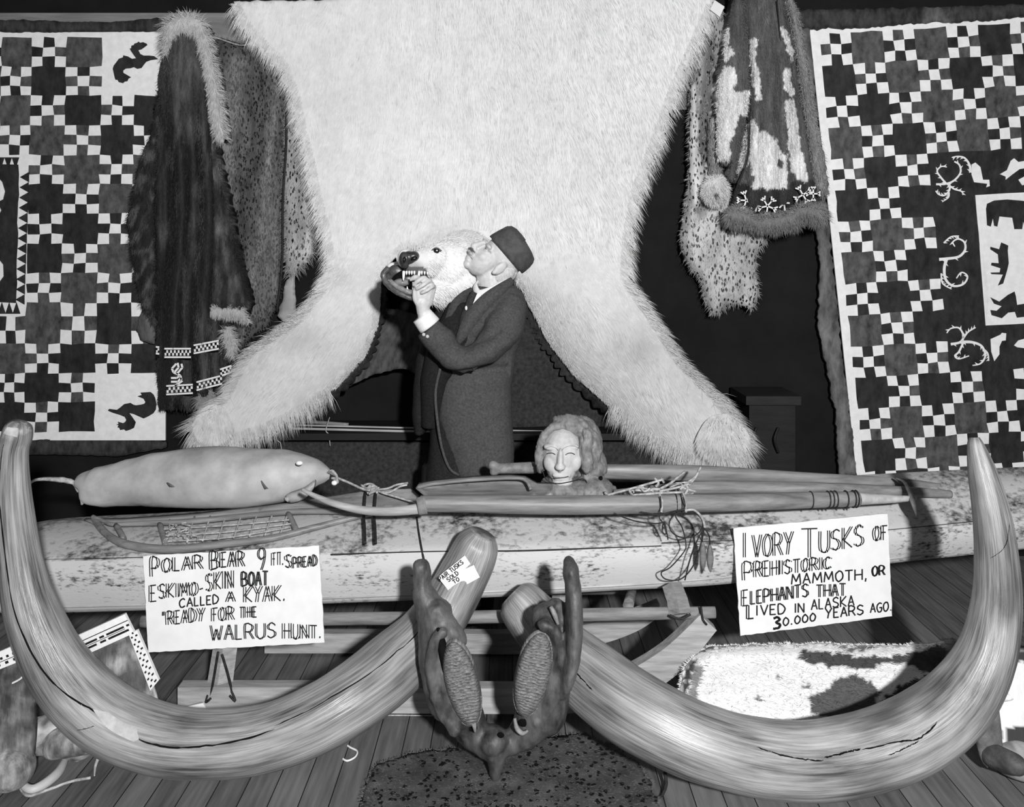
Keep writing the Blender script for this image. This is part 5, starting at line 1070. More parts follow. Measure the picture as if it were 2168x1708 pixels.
for k, (x, y, lb_) in enumerate(((1488, 1170, 'left'), (1503, 1176, 'right'))):
    bl = np.array([(0, -22), (5, -14), (8, 4), (6, 22), (1, 34), (-5, 20), (-6, 2), (-4, -14)], float) * (1, 1.05) + (x, y)
    mk('blade', panel(cr(bl, 24, True), puff(bl, cd - .004, .006, 5), .008, 4, .8), MT['shaft'], co)
    cpart([(1490, 1116, cd), (x - 2, 1134, cd), (x, y - 20, cd)], .0026, n=16)
tg_ = G()
tws = [((1286, 1048), (1330, 1036), (1386, 1020), (1404, 1014)), ((1330, 1034), (1336, 1044), (1342, 1050)), ((1398, 1034), (1420, 1022), (1450, 998)), ((1396, 1040), (1440, 1030), (1466, 1018), (1484, 988)), ((1440, 1036), (1458, 1020), (1476, 1006)), ((1340, 1048), (1390, 1044), (1444, 1042)), ((1386, 1012), (1394, 1022), (1388, 1030)), ((1400, 1012), (1406, 1022)), ((1448, 1020), (1456, 1034), (1450, 1046)), ((1356, 1030), (1364, 1040), (1376, 1034)), ((1444, 1040), (1452, 1060), (1452, 1084)), ((1396, 1046), (1402, 1062), (1400, 1084))]
for p in tws: gt(P3([(x, y, 2.80 - (y - 985) * .0015) for x, y in p]), .0042, 6, n=16, G=tg_)
for k in range(14):
    x = rng.uniform(1320, 1470); y = rng.uniform(1028, 1046); gt(P3([(x, y, 2.74), (x + rng.uniform(-24, 24), y + rng.uniform(-8, 6), 2.73), (x + rng.uniform(-30, 30), y + rng.uniform(-10, 6), 2.73)]), .003, 5, n=10, G=tg_)
tag(mk('thong_tangle', tg_, MT['cord']), 'tangle of stiff hide thong ends lying on the harpoon right of the mask', 'thongs', kind='stuff')
# ------------------------------------------------------------------ mammoth tusks
def tusk(name, sp, label, cracks, scars, tonef, butt, bind=None):
    """sp: (px, py, depth, radius in px); the frame keeps angle 0 towards the viewer, +90 deg on the outer side"""
    q0 = np.array([list(P(x, y, d)) + [r * d / F] for x, y, d, r in sp]); n = 220; ns = 64
    q = cr(q0, n); v, f, tc = tube(q[:, :3], np.maximum(q[:, 3], .002), ns, ref=(0, -1, 0), rough=.02, seed=5)
    th = np.arctan2(tc[:, 2], tc[:, 1]); u = np.repeat(np.linspace(0, 1, n), ns)
    p = q[:, :3]; t = np.gradient(p, axis=0); t /= np.linalg.norm(t, axis=1)[:, None]
    N_ = np.array([(-np.array([0, 1.0, 0]) + ti * ti[1]) for ti in t]); N_ /= np.linalg.norm(N_, axis=1)[:, None]; Bn = np.cross(t, N_)
    def S(uu, a, lift=.0008):
        x = uu * (n - 1); pp = np.array([np.interp(x, range(n), p[:, i]) for i in range(3)]); r = np.interp(x, range(n), q[:, 3]) + lift
        i = int(round(min(max(x, 0), n - 1))); return pp + r * (math.cos(a) * N_[i] + math.sin(a) * Bn[i])
    G_ = G().add(v, f, tonef(u, th), 0, tc)
    for cpts, w in cracks:
        c = cr(cpts, 60); w_ = w
        L_, R_ = [], []
        for i, (uu, a) in enumerate(c):
            a2 = a + .035 * (vnoise(i * .5, .5, 4) - .5); ww = w_ * (.4 + 1.0 * vnoise(i * .6, 1.5, 6)) * min(1, (i + .5) / 5, (60 - i) / 5)
            rr = np.interp(uu * (n - 1), range(n), q[:, 3]); L_.append(S(uu, a2 - ww / rr)); R_.append(S(uu, a2 + ww / rr))
        k = len(L_); G_.add(np.array(L_ + R_), [[i, i + 1, k + i + 1, k + i] for i in range(k - 1)], 1.0, 1)
    for poly in scars:
        pts_ = [S(uu, a, .0022) for uu, a in dens(poly, .004)]; c = np.mean(pts_, 0); m = len(pts_); i0 = G_.n
        G_.add(np.array([S(*np.mean(poly, 0), .0026)] + pts_), [[0, 1 + i, 1 + (i + 1) % m] for i in range(m)], 1.0, 2)
    o = mk(name, G_, [MT['ivory'], MT['crack'], MT['scar']]); tag(o, label, 'tusk', 'mammoth tusks'); return o, S
def tl(u, th):
    dk = np.clip((fnoise(u * 9, th * .9 + 4, 101) - .48) * 4, 0, 1) * np.clip(np.sin(th) * 1.2 - .1, 0, 1)
    t = 1.0 - .62 * dk - .35 * np.clip((.16 - u) / .1, 0, 1) * (fnoise(u * 30, th * 2, 103) > .45); return np.clip(t * (.9 + .25 * (fnoise(u * 40, th * 5, 102) - .5)), .15, 1.3)
LT = [(42, 892, 2.30, 14), (40, 900, 2.30, 25), (36, 922, 2.30, 30), (28, 962, 2.30, 29), (28, 1060, 2.30, 36), (42, 1180, 2.30, 42), (66, 1290, 2.29, 52), (110, 1390, 2.28, 60), (170, 1470, 2.27, 66), (250, 1532, 2.26, 68), (350, 1566, 2.26, 67), (450, 1574, 2.26, 66), (560, 1562, 2.27, 66), (660, 1526, 2.29, 68), (750, 1474, 2.34, 70), (830, 1412, 2.43, 70), (900, 1345, 2.53, 62), (950, 1275, 2.585, 56), (988, 1205, 2.60, 52), (1012, 1152, 2.605, 46), (1022, 1130, 2.605, 30)]
t1, S1 = tusk('mammoth_tusk', LT, 'left mammoth tusk curving from the knobbed tip at far left to behind the jawbone', [
    ([(.20, .10), (.28, 0), (.36, -.25), (.43, -.6), (.47, -.7)], .0022), ([(.46, -.68), (.485, -.45), (.52, -.42), (.56, -.5), (.62, -.62)], .0022), ([(.62, -.7), (.67, -.72), (.74, -.65), (.80, -.6)], .0015), ([(.12, .2), (.16, .25), (.22, .1)], .0012), ([(.425, .1), (.437, -.3)], .0012)], [[(.425, -.6), (.44, -.76), (.475, -.70), (.482, -.46), (.478, -.36), (.45, -.42)], [(.045, -.5), (.05, .35), (.085, .45), (.09, -.55)]], tl, None)
def tr_(u, th):
    dk = np.clip((fnoise(u * 12, th * .8 + 9, 111) - .50) * 4, 0, 1) * np.clip(.35 + .9 * np.exp(-((u - .36) / .16) ** 2), 0, 1) * (u > .08)
    t = 1.0 - .72 * dk * np.clip(.4 + fnoise(u * 5, th * 9, 113), 0, 1); t -= .35 * np.clip((.05 - u) / .03, 0, 1)
    return np.clip(t * (.95 + .25 * (fnoise(u * 40, th * 5, 112) - .5)), .12, 1.3)
RT = [(2063, 926, 2.36, 10), (2066, 944, 2.355, 17), (2080, 1000, 2.34, 28), (2098, 1080, 2.32, 36), (2110, 1180, 2.30, 42), (2110, 1280, 2.28, 48), (2088, 1385, 2.26, 56), (2030, 1480, 2.24, 68), (1940, 1550, 2.22, 74), (1830, 1592, 2.21, 76), (1710, 1610, 2.20, 75), (1590, 1600, 2.20, 75), (1470, 1566, 2.21, 76), (1350, 1506, 2.26, 78), (1260, 1440, 2.36, 74), (1190, 1378, 2.47, 64), (1132, 1312, 2.56, 56), (1098, 1272, 2.59, 48), (1086, 1258, 2.60, 32)]
t2, S2 = tusk('mammoth_tusk', RT, 'right mammoth tusk curving from the pointed tip at far right to behind the jawbone', [
    ([(.617, .74), (.585, .62), (.552, .55)], .0016), ([(.551, .62), (.53, .68), (.514, .70)], .0020), ([(.514, .68), (.475, .62), (.455, .5), (.43, .6)], .0018), ([(.49, .4), (.455, .46)], .0012), ([(.755, .25), (.78, .32), (.81, .34)], .0018), ([(.18, -.4), (.205, .1), (.22, .8)], .0010)], [], tr_, None)
# ------------------------------------------------------------------ jawbone
jd_ = 2.36; JW = thing('mammoth_jawbone', 'dark mammoth lower jawbone standing on its chin with two ridged molars', 'jawbone', (P(1045, 0, 2.33)[0], 2.34, .01))
JB = G()
def jm(d): return 2.305 + (d - 2.305) * .33
def jc(a, b, ra, rb): capsule(P(a[0], a[1], jm(a[2])), P(b[0], b[1], jm(b[2])), ra * jd_ / F, rb * jd_ / F, JB, 16)
def je(x, y, d, a, b, c): d = jm(d); ell(P(x, y, d), (a * d / F, c, b * d / F), G_=JB)
jc((892, 1200, 2.46), (896, 1262, 2.44), 19, 22); jc((896, 1250, 2.44), (918, 1310, 2.42), 24, 34); jc((902, 1300, 2.42), (930, 1300, 2.42), 22, 20)
jc((922, 1306, 2.42), (936, 1390, 2.39), 38, 52); jc((936, 1390, 2.39), (958, 1470, 2.37), 52, 56); jc((958, 1470, 2.37), (1000, 1548, 2.35), 54, 34); jc((1000, 1550, 2.34), (1044, 1580, 2.32), 32, 30)
jc((1044, 1576, 2.31), (1050, 1600, 2.305), 33, 20); jc((1050, 1600, 2.305), (1050, 1650, 2.295), 20, 10); je(1044, 1566, 2.295, 32, 28, .05)
jc((1050, 1585, 2.33), (1104, 1560, 2.36), 22, 28); jc((1110, 1550, 2.37), (1150, 1500, 2.39), 34, 50); jc((1150, 1500, 2.39), (1168, 1420, 2.40), 52, 52); jc((1166, 1420, 2.40), (1164, 1340, 2.41), 52, 40); jc((1164, 1340, 2.41), (1178, 1285, 2.43), 36, 20)
je(1160, 1310, 2.40, 36, 34, .05); jc((925, 1296, 2.36), (968, 1352, 2.33), 26, 20)
# the upright right ramus, a thin plate
gt(P3([(1202, 1182, 2.30), (1206, 1196, 2.30), (1212, 1240, 2.295), (1216, 1300, 2.29), (1214, 1360, 2.285), (1204, 1420, 2.285), (1190, 1470, 2.29)]), np.array([6, 15, 17, 19, 20, 18, 10]) * 2.3 / F, 16, n=40, ref=(0, -1, 0), flat=2.6, G=JB)
def rim(cx, cy, a, b, rot, d, r, t0, t1):
    ca, sa = math.cos(rot), math.sin(rot); pts = []
    for t in np.linspace(t0, t1, 40): x, y = a * math.cos(t), b * math.sin(t); pts.append((cx + ca * x - sa * y, cy + sa * x + ca * y, d))
    gt(P3(pts), [.5 * r] + [r] * 38 + [.5 * r], 10, rough=.2, seed=7, G=JB)
rim(968, 1446, 50, 112, -.22, 2.268, .017, math.pi * .62, math.pi * 1.52); rim(1136, 1428, 47, 106, .20, 2.278, .017, -math.pi * .62, math.pi * .42)
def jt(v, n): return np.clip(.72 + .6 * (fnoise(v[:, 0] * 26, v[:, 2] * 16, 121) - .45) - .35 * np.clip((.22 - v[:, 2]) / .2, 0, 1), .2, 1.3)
def jdp(v, n): return .008 * (fnoise(v[:, 0] * 30, v[:, 2] * 22 + v[:, 1] * 9, 122) - .5) + .004 * (fnoise(v[:, 0] * 90, v[:, 2] * 60, 123) - .5)
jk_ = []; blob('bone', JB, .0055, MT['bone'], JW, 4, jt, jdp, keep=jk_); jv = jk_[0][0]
def molar(cx, cy, a, b, rot, d, name, seed):
    """oval grinding face of wavy enamel ridges"""
    G_ = G(); nu, nv = 60, 260; ca, sa = math.cos(rot), math.sin(rot); V = []; T_ = []
    for j in range(nv):
        for i in range(nu):
            y = (j / (nv - 1)) * 2 - 1; w = math.sqrt(max(0, 1 - abs(y) ** 2.6)); x = ((i / (nu - 1)) * 2 - 1) * w
            px = cx + ca * x * a - sa * y * b; py = cy + sa * x * a + ca * y * b
            e = max(0, 1 - max(abs(x), 0) ** 4) ; ee = math.sqrt(max(0, 1 - min(1, (x * x + y * y)) ** 3))
            ph = y * 92 + 5.0 * float(vnoise(x * 2.2 + 5, y * 6, seed)) + 1.4 * float(vnoise(x * 6, y * 14, seed + 1)) + .8 * math.sin(x * 5 + y * 3)
            rg = math.sin(ph); V.append(P(px, py, d - .038 * ee - .0018 * rg * ee)); T_.append(1.0 + .18 * rg)
    f = [[j * nu + i, (j + 1) * nu + i, (j + 1) * nu + i + 1, j * nu + i + 1] for j in range(nv - 1) for i in range(nu - 1)]
    V = np.array(V); n_ = len(V); bk = V.copy(); bk[:, 1] = d + .02
    per = [i for i in range(nu)] + [j * nu + nu - 1 for j in range(1, nv)] + [(nv - 1) * nu + i for i in range(nu - 2, -1, -1)] + [j * nu for j in range(nv - 2, 0, -1)]
    G_.add(np.concatenate([V, bk]), f + [[a_ , b_, b_ + n_, a_ + n_] for a_, b_ in zip(per, per[1:] + per[:1])], np.array(T_ + T_))
    # socket rim round the tooth
    o = mk(name, G_, MT['molar'], JW); o['label'] = 'grey molar with fine wavy ridges'
    return o
molar(978, 1448, 35, 92, -.24, 2.262, 'molar', 3); molar(1128, 1428, 36, 90, .22, 2.27, 'molar', 8)
mk('socket_hollow', ell(P(945, 1405, 2.268), (.015, .02, .105), 16, 12, B=[[.97, 0, .22], [0, 1, 0], [-.22, 0, .97]]), MT['crack'], JW)
for x, y, d, r in ((1000, 1540, 2.265, .014), (1108, 1530, 2.275, .014), (1060, 1556, 2.247, .010)):
    mk('nutrient_hole', ell(P(x, y, surf(jv, x, y, 6) + .001), (r, .004, r * .8), 12, 8), MT['crack'], JW)
mk('bone_splinter', gt(P3([(986, 1520, 2.255), (1002, 1530, 2.25), (1006, 1550, 2.25)]), [.006, .008, .003], 6, n=10), MT['gut'], JW)
mk('bone_splinter', gt(P3([(1090, 1520, 2.26), (1094, 1540, 2.258), (1106, 1552, 2.26), (1118, 1546, 2.26)]), [.004, .007, .007, .003], 6, n=12), MT['gut'], JW)
mk('bone_splinter', gt(P3([(1166, 1284, 2.29), (1174, 1300, 2.28), (1182, 1322, 2.27)]), [.006, .008, .004], 6, n=10), MT['gut'], JW)
# ------------------------------------------------------------------ hides on the floor
def floorhide(name, poly, hfn, m, tone, step, label, cat, hair=0, hl=(.006, .015), ht=.6, fringe=0, jg=3, mats=None):
    po = jag(poly, jg, 8); uv, f = tri(po, step); z = hfn(uv[:, 0], uv[:, 1])
    v0 = np.array([FP(x, y, .006 + h) for (x, y), h in zip(uv, z)]); v = v0.copy(); vb = v0.copy(); vb[:, 2] = .001
    a = sum(np.cross(v0[q[1]] - v0[q[0]], v0[q[2]] - v0[q[0]])[2] for q in f[:20])
    if a < 0: f = [q[::-1] for q in f]
    n = len(v); cnt = {}
    for q in f:
        for i in range(len(q)): cnt[(q[i], q[(i + 1) % len(q)])] = 1
    rimf = [[b, a_, a_ + n, b + n] for (a_, b) in cnt if (b, a_) not in cnt]
    t = tone(uv[:, 0], uv[:, 1]); G_ = G().add(np.concatenate([v, vb]), f + [[i + n for i in q[::-1]] for q in f] + rimf, np.concatenate([t, t]))
    if hair:
        q = scatter(po, hair); r = np.array([FP(x, y, .006 + h) for (x, y), h in zip(q, hfn(q[:, 0], q[:, 1]))])
        dd = np.array([.6, -.3, .22]) + rng.normal(0, .3, (hair, 3)) * (1, 1, .3)
        strands(r, dd, rng.uniform(*hl, hair), .0008, tone(q[:, 0], q[:, 1]) * ht * rng.uniform(.85, 1.1, hair), G_=G_, mat=1, view=(0, -.7, .7), nrm=(0, -.45, .9))
    if fringe:
        q, t_ = along(po, fringe, True); nr = np.stack([t_[:, 1], -t_[:, 0]], 1); c = inpoly(q[:, 0] + nr[:, 0] * 5, q[:, 1] + nr[:, 1] * 5, po); nr[c] *= -1
        r = np.array([FP(x, y, .006 + h) for (x, y), h in zip(q, hfn(q[:, 0], q[:, 1]))]); dd = np.stack([nr[:, 0], -nr[:, 1], .15 + 0 * nr[:, 0]], 1) + rng.normal(0, .3, (fringe, 3)) * (1, 1, .2); dd[:, 2] = np.abs(dd[:, 2])
        strands(r, dd, rng.uniform(.004, .014, fringe), .0009, tone(q[:, 0], q[:, 1]) * ht * rng.uniform(.7, 1.2, fringe), G_=G_, mat=1, view=(0, -.7, .7), bend=(0, 0, 0))
    return tag(mk(name, G_, [m, MT['strand']]), label, cat)
fsp = [(772, 1662), (790, 1634), (800, 1618), (846, 1604), (900, 1590), (960, 1584), (1060, 1574), (1160, 1558), (1240, 1552), (1300, 1580), (1345, 1610), (1376, 1650), (1392, 1690), (1402, 1740), (1402, 1800), (1200, 1830), (900, 1810), (776, 1780), (768, 1720)]
floorhide('sealskin_rug', fsp, lambda x, y: .004 + .012 * fnoise(x / 60, y / 25, 131), MT['spotf'], lambda x, y: np.clip(.8 + .8 * (fnoise(x / 60, y / 30, 132) - .42), .4, 1.5), 9, 'dark speckled sealskin rug on the floor under the jawbone', 'rug', 6000, (.005, .012), .12, 1200, 5)
pw = [(1436, 1462), (1452, 1410), (1474, 1384), (1500, 1370), (1600, 1364), (1740, 1362), (1860, 1366), (1960, 1362), (2020, 1352), (2050, 1420), (2010, 1500), (1900, 1580), (1700, 1600), (1560, 1580), (1460, 1530)]
pD = .085
pA = [(pD, [(1690, 1376), (1740, 1380), (1800, 1384), (1832, 1392), (1880, 1390), (1940, 1380), (1990, 1364), (2020, 1352), (2040, 1430), (1952, 1428), (1930, 1410), (1890, 1402), (1830, 1414), (1780, 1412), (1720, 1404), (1694, 1392)]), (.32, [(1990, 1350), (2060, 1340), (2050, 1400), (2004, 1392)]),
      (.12, [(1714, 1478), (1740, 1460), (1770, 1436), (1804, 1428), (1840, 1438), (1858, 1462), (1850, 1500), (1820, 1524), (1784, 1530), (1750, 1516), (1716, 1506)]), (.07, [(1848, 1502), (1880, 1470), (1930, 1440), (1990, 1424), (2040, 1420), (2000, 1490), (1900, 1530), (1858, 1512)]),
      (.10, [(1440, 1470), (1450, 1420), (1466, 1396), (1476, 1400), (1462, 1430), (1452, 1470), (1470, 1500), (1460, 1520)]), (.3, [(1455, 1475), (1470, 1412), (1496, 1400), (1480, 1440), (1474, 1500)]), (.2, [(1640, 1430), (1660, 1434), (1648, 1438)]), (.2, [(1596, 1474), (1610, 1470), (1612, 1478), (1600, 1482)]), (.25, [(1690, 1452), (1712, 1448), (1714, 1456)]), (.2, [(1760, 1372), (1830, 1366), (1860, 1372), (1800, 1378)])]
floorhide('pied_hide', pw, lambda x, y: .03 + .19 * np.clip((1600 - y) / 240, 0, 1) + .02 * np.clip(edist(x, y, pw) / 20, 0, 1) ** .6 + .012 * fnoise(x / 90, y / 30, 135), MT['pied'], tonemap(1.0, pA, 7, 12), 6, 'white pied hide with dark patches spread on the floor inside the right tusk', 'hide', 9000, (.008, .02), .9, 1800, 3)
# ------------------------------------------------------------------ fur boots
SH = {}
def boot(label, x, y, d, shaft, foot, tonef, mtl, bands=True, strap=None):
    t = thing('fur_boot', label, 'boot', (P(x, 0, d)[0], d, 0), None)
    v, f, tc = tube(cr(np.array([list(P(*p[:3])) + [p[3] * p[2] / F] for p in shaft]), 50)[:, :3], cr(np.array([list(P(*p[:3])) + [p[3] * p[2] / F] for p in shaft]), 50)[:, 3], 36, ref=(0, -1, 0), flat=.45, rough=.05)
    G_ = G().add(v, f, tonef(tc[:, 0] / tc[:, 0].max(), np.arctan2(tc[:, 2], tc[:, 1]))); t_sh = mk('shaft', G_, MT[mtl], t)
    if foot:
        fg_ = G()
        for a, b, ra, rb in foot: capsule(P(*a), P(*b), ra, rb, fg_)
        for vv in fg_.v: vv[:, 2] = np.maximum(vv[:, 2], .012)
        blob('foot', fg_, .007, MT[mtl], t, 3, lambda v, n: np.clip(.16 + .5 * fnoise(v[:, 0] * 40, v[:, 2] * 40) - .1, .05, .6))
    SH[t.name] = t_sh
    return t
kd = lambda s, th: np.clip(.05 + .5 * np.clip(fnoise(s * 9, th * 2, 141) - .42, 0, 1) + .35 * np.clip((np.cos(th) * .5 + s - .9), 0, 1), .03, 1)
bo1 = boot('tall fur boot with patterned white top band leaning behind the left tusk', 260, 1480, 2.44, [(206, 1326, 2.46, 66), (236, 1400, 2.45, 66), (268, 1480, 2.43, 64), (290, 1540, 2.42, 56)], [((280, 1540, 2.40), (120, 1572, 2.36), .05, .045)], lambda s, th: np.where(np.abs(np.sin(th)) > .95, .8, np.clip(.12 + 1.3 * np.clip(fnoise(s * 5, th * 2.2, 142) - .40, 0, 1), .05, .8)), 'dfur')
d_ = 2.40
def pat(parent, corners, rows_, d, name='patterned_band'):
    """white band between four corners with dark woven pattern"""
    c = np.array(corners, float); G_ = G(); dd = np.broadcast_to(np.asarray(d, float), (4,)); v = PA(c, dd); vb = v + [0, .01, 0]; G_.add(np.concatenate([v, vb]), [[0, 3, 2, 1], [4, 5, 6, 7], [0, 1, 5, 4], [1, 2, 6, 5], [2, 3, 7, 6], [3, 0, 4, 7]])
    bl = lambda u, w: (c[0] * (1 - u) + c[1] * u) * (1 - w) + (c[3] * (1 - u) + c[2] * u) * w
    df = lambda u, w: (dd[0] * (1 - u) + dd[1] * u) * (1 - w) + (dd[3] * (1 - u) + dd[2] * u) * w
    for w0, w1, segs in rows_:
        for u0, u1 in segs:
            q = PA([bl(u0, w0), bl(u1, w0), bl(u1, w1), bl(u0, w1)], [df(u0, w0) - .002, df(u1, w0) - .002, df(u1, w1) - .002, df(u0, w1) - .002]); G_.add(q, [[0, 3, 2, 1]], 1.0, 1)
    return mk(name, G_, [MT['linen'], MT['ink']], SH[parent.name], smooth=False)
dash = [(.02, .10), (.14, .44), (.48, .56), (.60, .90), (.94, .99)]
pat(bo1, [(140, 1356), (264, 1300), (284, 1340), (160, 1396)], [(.30, .34, [(0, 1)]), (.48, .58, dash), (.62, .65, [(.1, .9)]), (.70, .80, [(.02, .1), (.14, .40), (.46, .56), (.6, .95)])], d_ - .01)
ck_ = lambda n: [((k + .15) / n, (k + .55) / n) for k in range(n)]
pat(bo1, [(272, 1342), (290, 1334), (336, 1440), (318, 1462)], [(a / 16, (a + .5) / 16, [(.1, .3), (.6, .85)] if a % 2 else [(.35, .55)]) for a in range(16)], d_ - .012)
bo2 = boot('tall dark fur boot cut off by the left edge with patterned white top band', 20, 1600, 2.28, [(24, 1376, 2.33, 50), (26, 1460, 2.31, 50), (28, 1560, 2.29, 48), (24, 1620, 2.28, 46)], [((26, 1626, 2.27), (-80, 1640, 2.24), .06, .05)], kd, 'dfur')
pat(bo2, [(-30, 1392), (30, 1366), (46, 1398), (-24, 1426)], [(.35, .5, ck_(5)), (.58, .62, [(0, 1)]), (.68, .84, ck_(4))], 2.285)
cdn = G(); gt(P3([(26, 1446, 2.265), (44, 1436, 2.26), (58, 1420, 2.255), (72, 1424, 2.25), (86, 1438, 2.245)]), .003, 6, n=24, G=cdn); gt(P3([(58, 1420, 2.255), (56, 1440, 2.25), (66, 1441, 2.25)]), .003, 6, n=14, G=cdn); mk('tie', cdn, MT['linen'], SH[bo2.name])
bo3 = thing('fur_shoe', 'low fur shoe with pale sole edge on the floor between left edge and tusk', 'shoe', (P(115, 0, 2.36)[0], 2.36, 0))
s3 = G(); capsule(P(80, 1556, 2.37), P(170, 1566, 2.40), .05, .055, s3); capsule(P(90, 1540, 2.38), P(150, 1520, 2.42), .03, .06, s3)
blob('upper', s3, .007, MT['pied'], bo3, 3, lambda v, n: np.clip(.25 + 1.2 * (fnoise(v[:, 0] * 40, v[:, 2] * 40, 151) - .35), .08, .9))
mk('sole', gt(P3([(62, 1588, 2.335), (100, 1586, 2.33), (140, 1582, 2.335), (164, 1578, 2.35)]), [.016, .02, .02, .014], 10, n=24, flat=.5), MT['gut'], bo3)
def fcord(name, pts, r, m, label, cat): return tag(mk(name, gt([FP(x, y, z) for x, y, z in pts], r, 8, n=60), MT[m]), label, cat)
fcord('leather_strap', [(140, 1594, .03), (136, 1612, .03), (122, 1636, .02), (96, 1658, .015), (70, 1670, .015), (52, 1664, .02), (44, 1648, .03), (42, 1630, .05)], [.006, .010, .014, .014, .012, .010, .006, .005], 'skin', 'curled pale leather strap on the floor at the lower left corner', 'strap')
fcord('thong', [(40, 1622, .05), (46, 1650, .03), (42, 1664, .01), (60, 1684, .008), (100, 1672, .008), (150, 1654, .008), (192, 1646, .006)], .004, 'cord', 'thin leather thong trailing along the floor below the curled strap', 'thong')
fcord('thong', [(134, 1594, .03), (150, 1604, .015), (166, 1608, .012), (172, 1592, .03), (168, 1576, .05), (182, 1586, .04)], .0045, 'cord', 'knotted thong end at the toe of the low fur shoe', 'thong')
fcord('ivory_hook', [(212, 1586, .05), (208, 1604, .035), (202, 1622, .012), (200, 1642, .006)], [.006, .005, .004, .002], 'scar', 'small pale curved hook standing at the underside of the left tusk', 'hook')
fcord('thong', [(1408, 1634, .04), (1410, 1660, .02), (1402, 1682, .008), (1392, 1690, .006)], [.005, .005, .004, .002], 'cordd', 'dark curled thong end beside the right edge of the sealskin rug', 'thong')
fcord('string_scrap', [(726, 1606, .004), (736, 1610, .004), (752, 1602, .004), (756, 1590, .004), (742, 1582, .004), (736, 1578, .004)], .0028, 'linen', 'white scrap of string on the floor boards under the left tusk', 'string')
fcord('string_scrap', [(816, 1514, .004), (860, 1514, .004), (926, 1515, .004)], .0022, 'cord', 'straight pale straw on the floor between left tusk and jawbone', 'straw')
cup = G(); b0 = FP(424, 1506); capsule(b0 + [-.01, .02, .03], b0 + [.035, .05, .03], .034, .022, cup); tag(blob('horn_cup', cup, .006, MT['woodm'], None, 2, lambda v, n: .5), 'small dark horn cup on the floor inside the left tusk', 'cup')
tag(mk('paper_scrap', panel([(386, 1498), (430, 1488), (438, 1504), (396, 1512)], 2.50, .004, 20), MT['card'], smooth=False), 'small white paper scrap just left of the dark horn cup', 'paper')
# pied boots beyond the right tusk
pbA = lambda s, th: np.where(fnoise(s * 5 + 2, th * 1.1 + 3, 161) > .5, .9, .06)
bo4 = boot('pied black and white fur boot at the right edge behind the right tusk', 2130, 1620, 2.36, [(2140, 1372, 2.40, 52), (2142, 1450, 2.39, 50), (2146, 1540, 2.37, 46), (2150, 1600, 2.36, 46)], [((2150, 1610, 2.34), (2230, 1640, 2.28), .06, .05)], pbA, 'pied')
mk('toe_flap', panel(cr([(2090, 1456), (2122, 1464), (2146, 1480), (2118, 1486), (2092, 1480)], 24, True), 2.30, .02, 8), MT['linen'], SH[bo4.name])
bo5 = boot('grey brown leather boot leg between the right tusk and the pied boot', 2080, 1600, 2.34, [(2076, 1470, 2.36, 34), (2088, 1530, 2.35, 30), (2098, 1590, 2.34, 26), (2108, 1606, 2.33, 26)], [((2104, 1600, 2.33), (2150, 1618, 2.28), .035, .03)], lambda s, th: .45 + .2 * fnoise(s * 8, th, 165), 'gut')
# ------------------------------------------------------------------ hand-lettered signs
GL = {'A': [[(0, 0), (.5, 1), (1, 0)], [(.2, .36), (.82, .36)]], 'B': [[(0, 0), (0, 1), (.7, .95), (.8, .75), (.6, .55), (0, .52)], [(.6, .55), (.95, .35), (.85, .08), (0, 0)]], 'C': [[(.95, .85), (.6, 1), (.15, .8), (0, .45), (.2, .08), (.6, 0), (.95, .15)]], 'D': [[(0, 0), (0, 1), (.6, .9), (.95, .5), (.6, .08), (0, 0)]], 'E': [[(.9, 1), (0, 1), (0, 0), (.95, 0)], [(0, .52), (.7, .52)]], 'F': [[(1, 1), (0, 1), (0, 0)], [(0, .52), (.7, .52)]],
      'G': [[(.95, .85), (.55, 1), (.1, .75), (0, .4), (.25, .04), (.7, 0), (.95, .2), (.95, .45), (.55, .45)]], 'H': [[(0, 0), (0, 1)], [(1, 0), (1, 1)], [(0, .5), (1, .5)]], 'I': [[(.5, 0), (.5, 1)]], 'K': [[(0, 0), (0, 1)], [(.95, 1), (.05, .42), (1, 0)]], 'L': [[(0, 1), (0, 0), (.9, 0)]], 'M': [[(0, 0), (.12, 1), (.5, .25), (.88, 1), (1, 0)]], 'N': [[(0, 0), (0, 1), (1, 0), (1, 1)]],
      'O': [[(.5, 1), (.1, .8), (0, .45), (.2, .06), (.55, 0), (.92, .25), (1, .6), (.8, .92), (.5, 1)]], 'P': [[(0, 0), (0, 1), (.7, .98), (.95, .75), (.7, .48), (0, .45)]], 'R': [[(0, 0), (0, 1), (.75, .95), (.9, .72), (.6, .5), (0, .48)], [(.45, .5), (1, 0)]], 'S': [[(.92, .85), (.55, 1), (.1, .85), (.15, .6), (.8, .42), (.92, .18), (.5, 0), (.02, .12)]], 'T': [[(0, 1), (1, 1)], [(.5, 1), (.5, 0)]], 'U': [[(0, 1), (0, .25), (.3, 0), (.7, 0), (1, .25), (1, 1)]],
      'V': [[(0, 1), (.5, 0), (1, 1)]], 'W': [[(0, 1), (.25, 0), (.5, .75), (.75, 0), (1, 1)]], 'Y': [[(0, 1), (.5, .5)], [(1, 1), (.5, .5), (.35, 0)]], '9': [[(.9, .6), (.45, .5), (.1, .7), (.3, 1), (.8, .98), (.92, .7), (.75, .3), (.5, 0)]], '3': [[(.1, .9), (.6, 1), (.85, .75), (.4, .55), (.9, .35), (.7, .05), (.05, .02)]], '0': [[(.5, .95), (.12, .7), (.05, .3), (.4, .02), (.85, .2), (.95, .6), (.5, .95)]],
      '.': [[(.35, 0), (.5, .1)]], ',': [[(.5, .1), (.3, -.2)]], '-': [[(.1, .45), (.9, .5)]], '"': [[(.2, 1), (.15, .75)], [(.7, 1), (.65, .75)]], ' ': []}
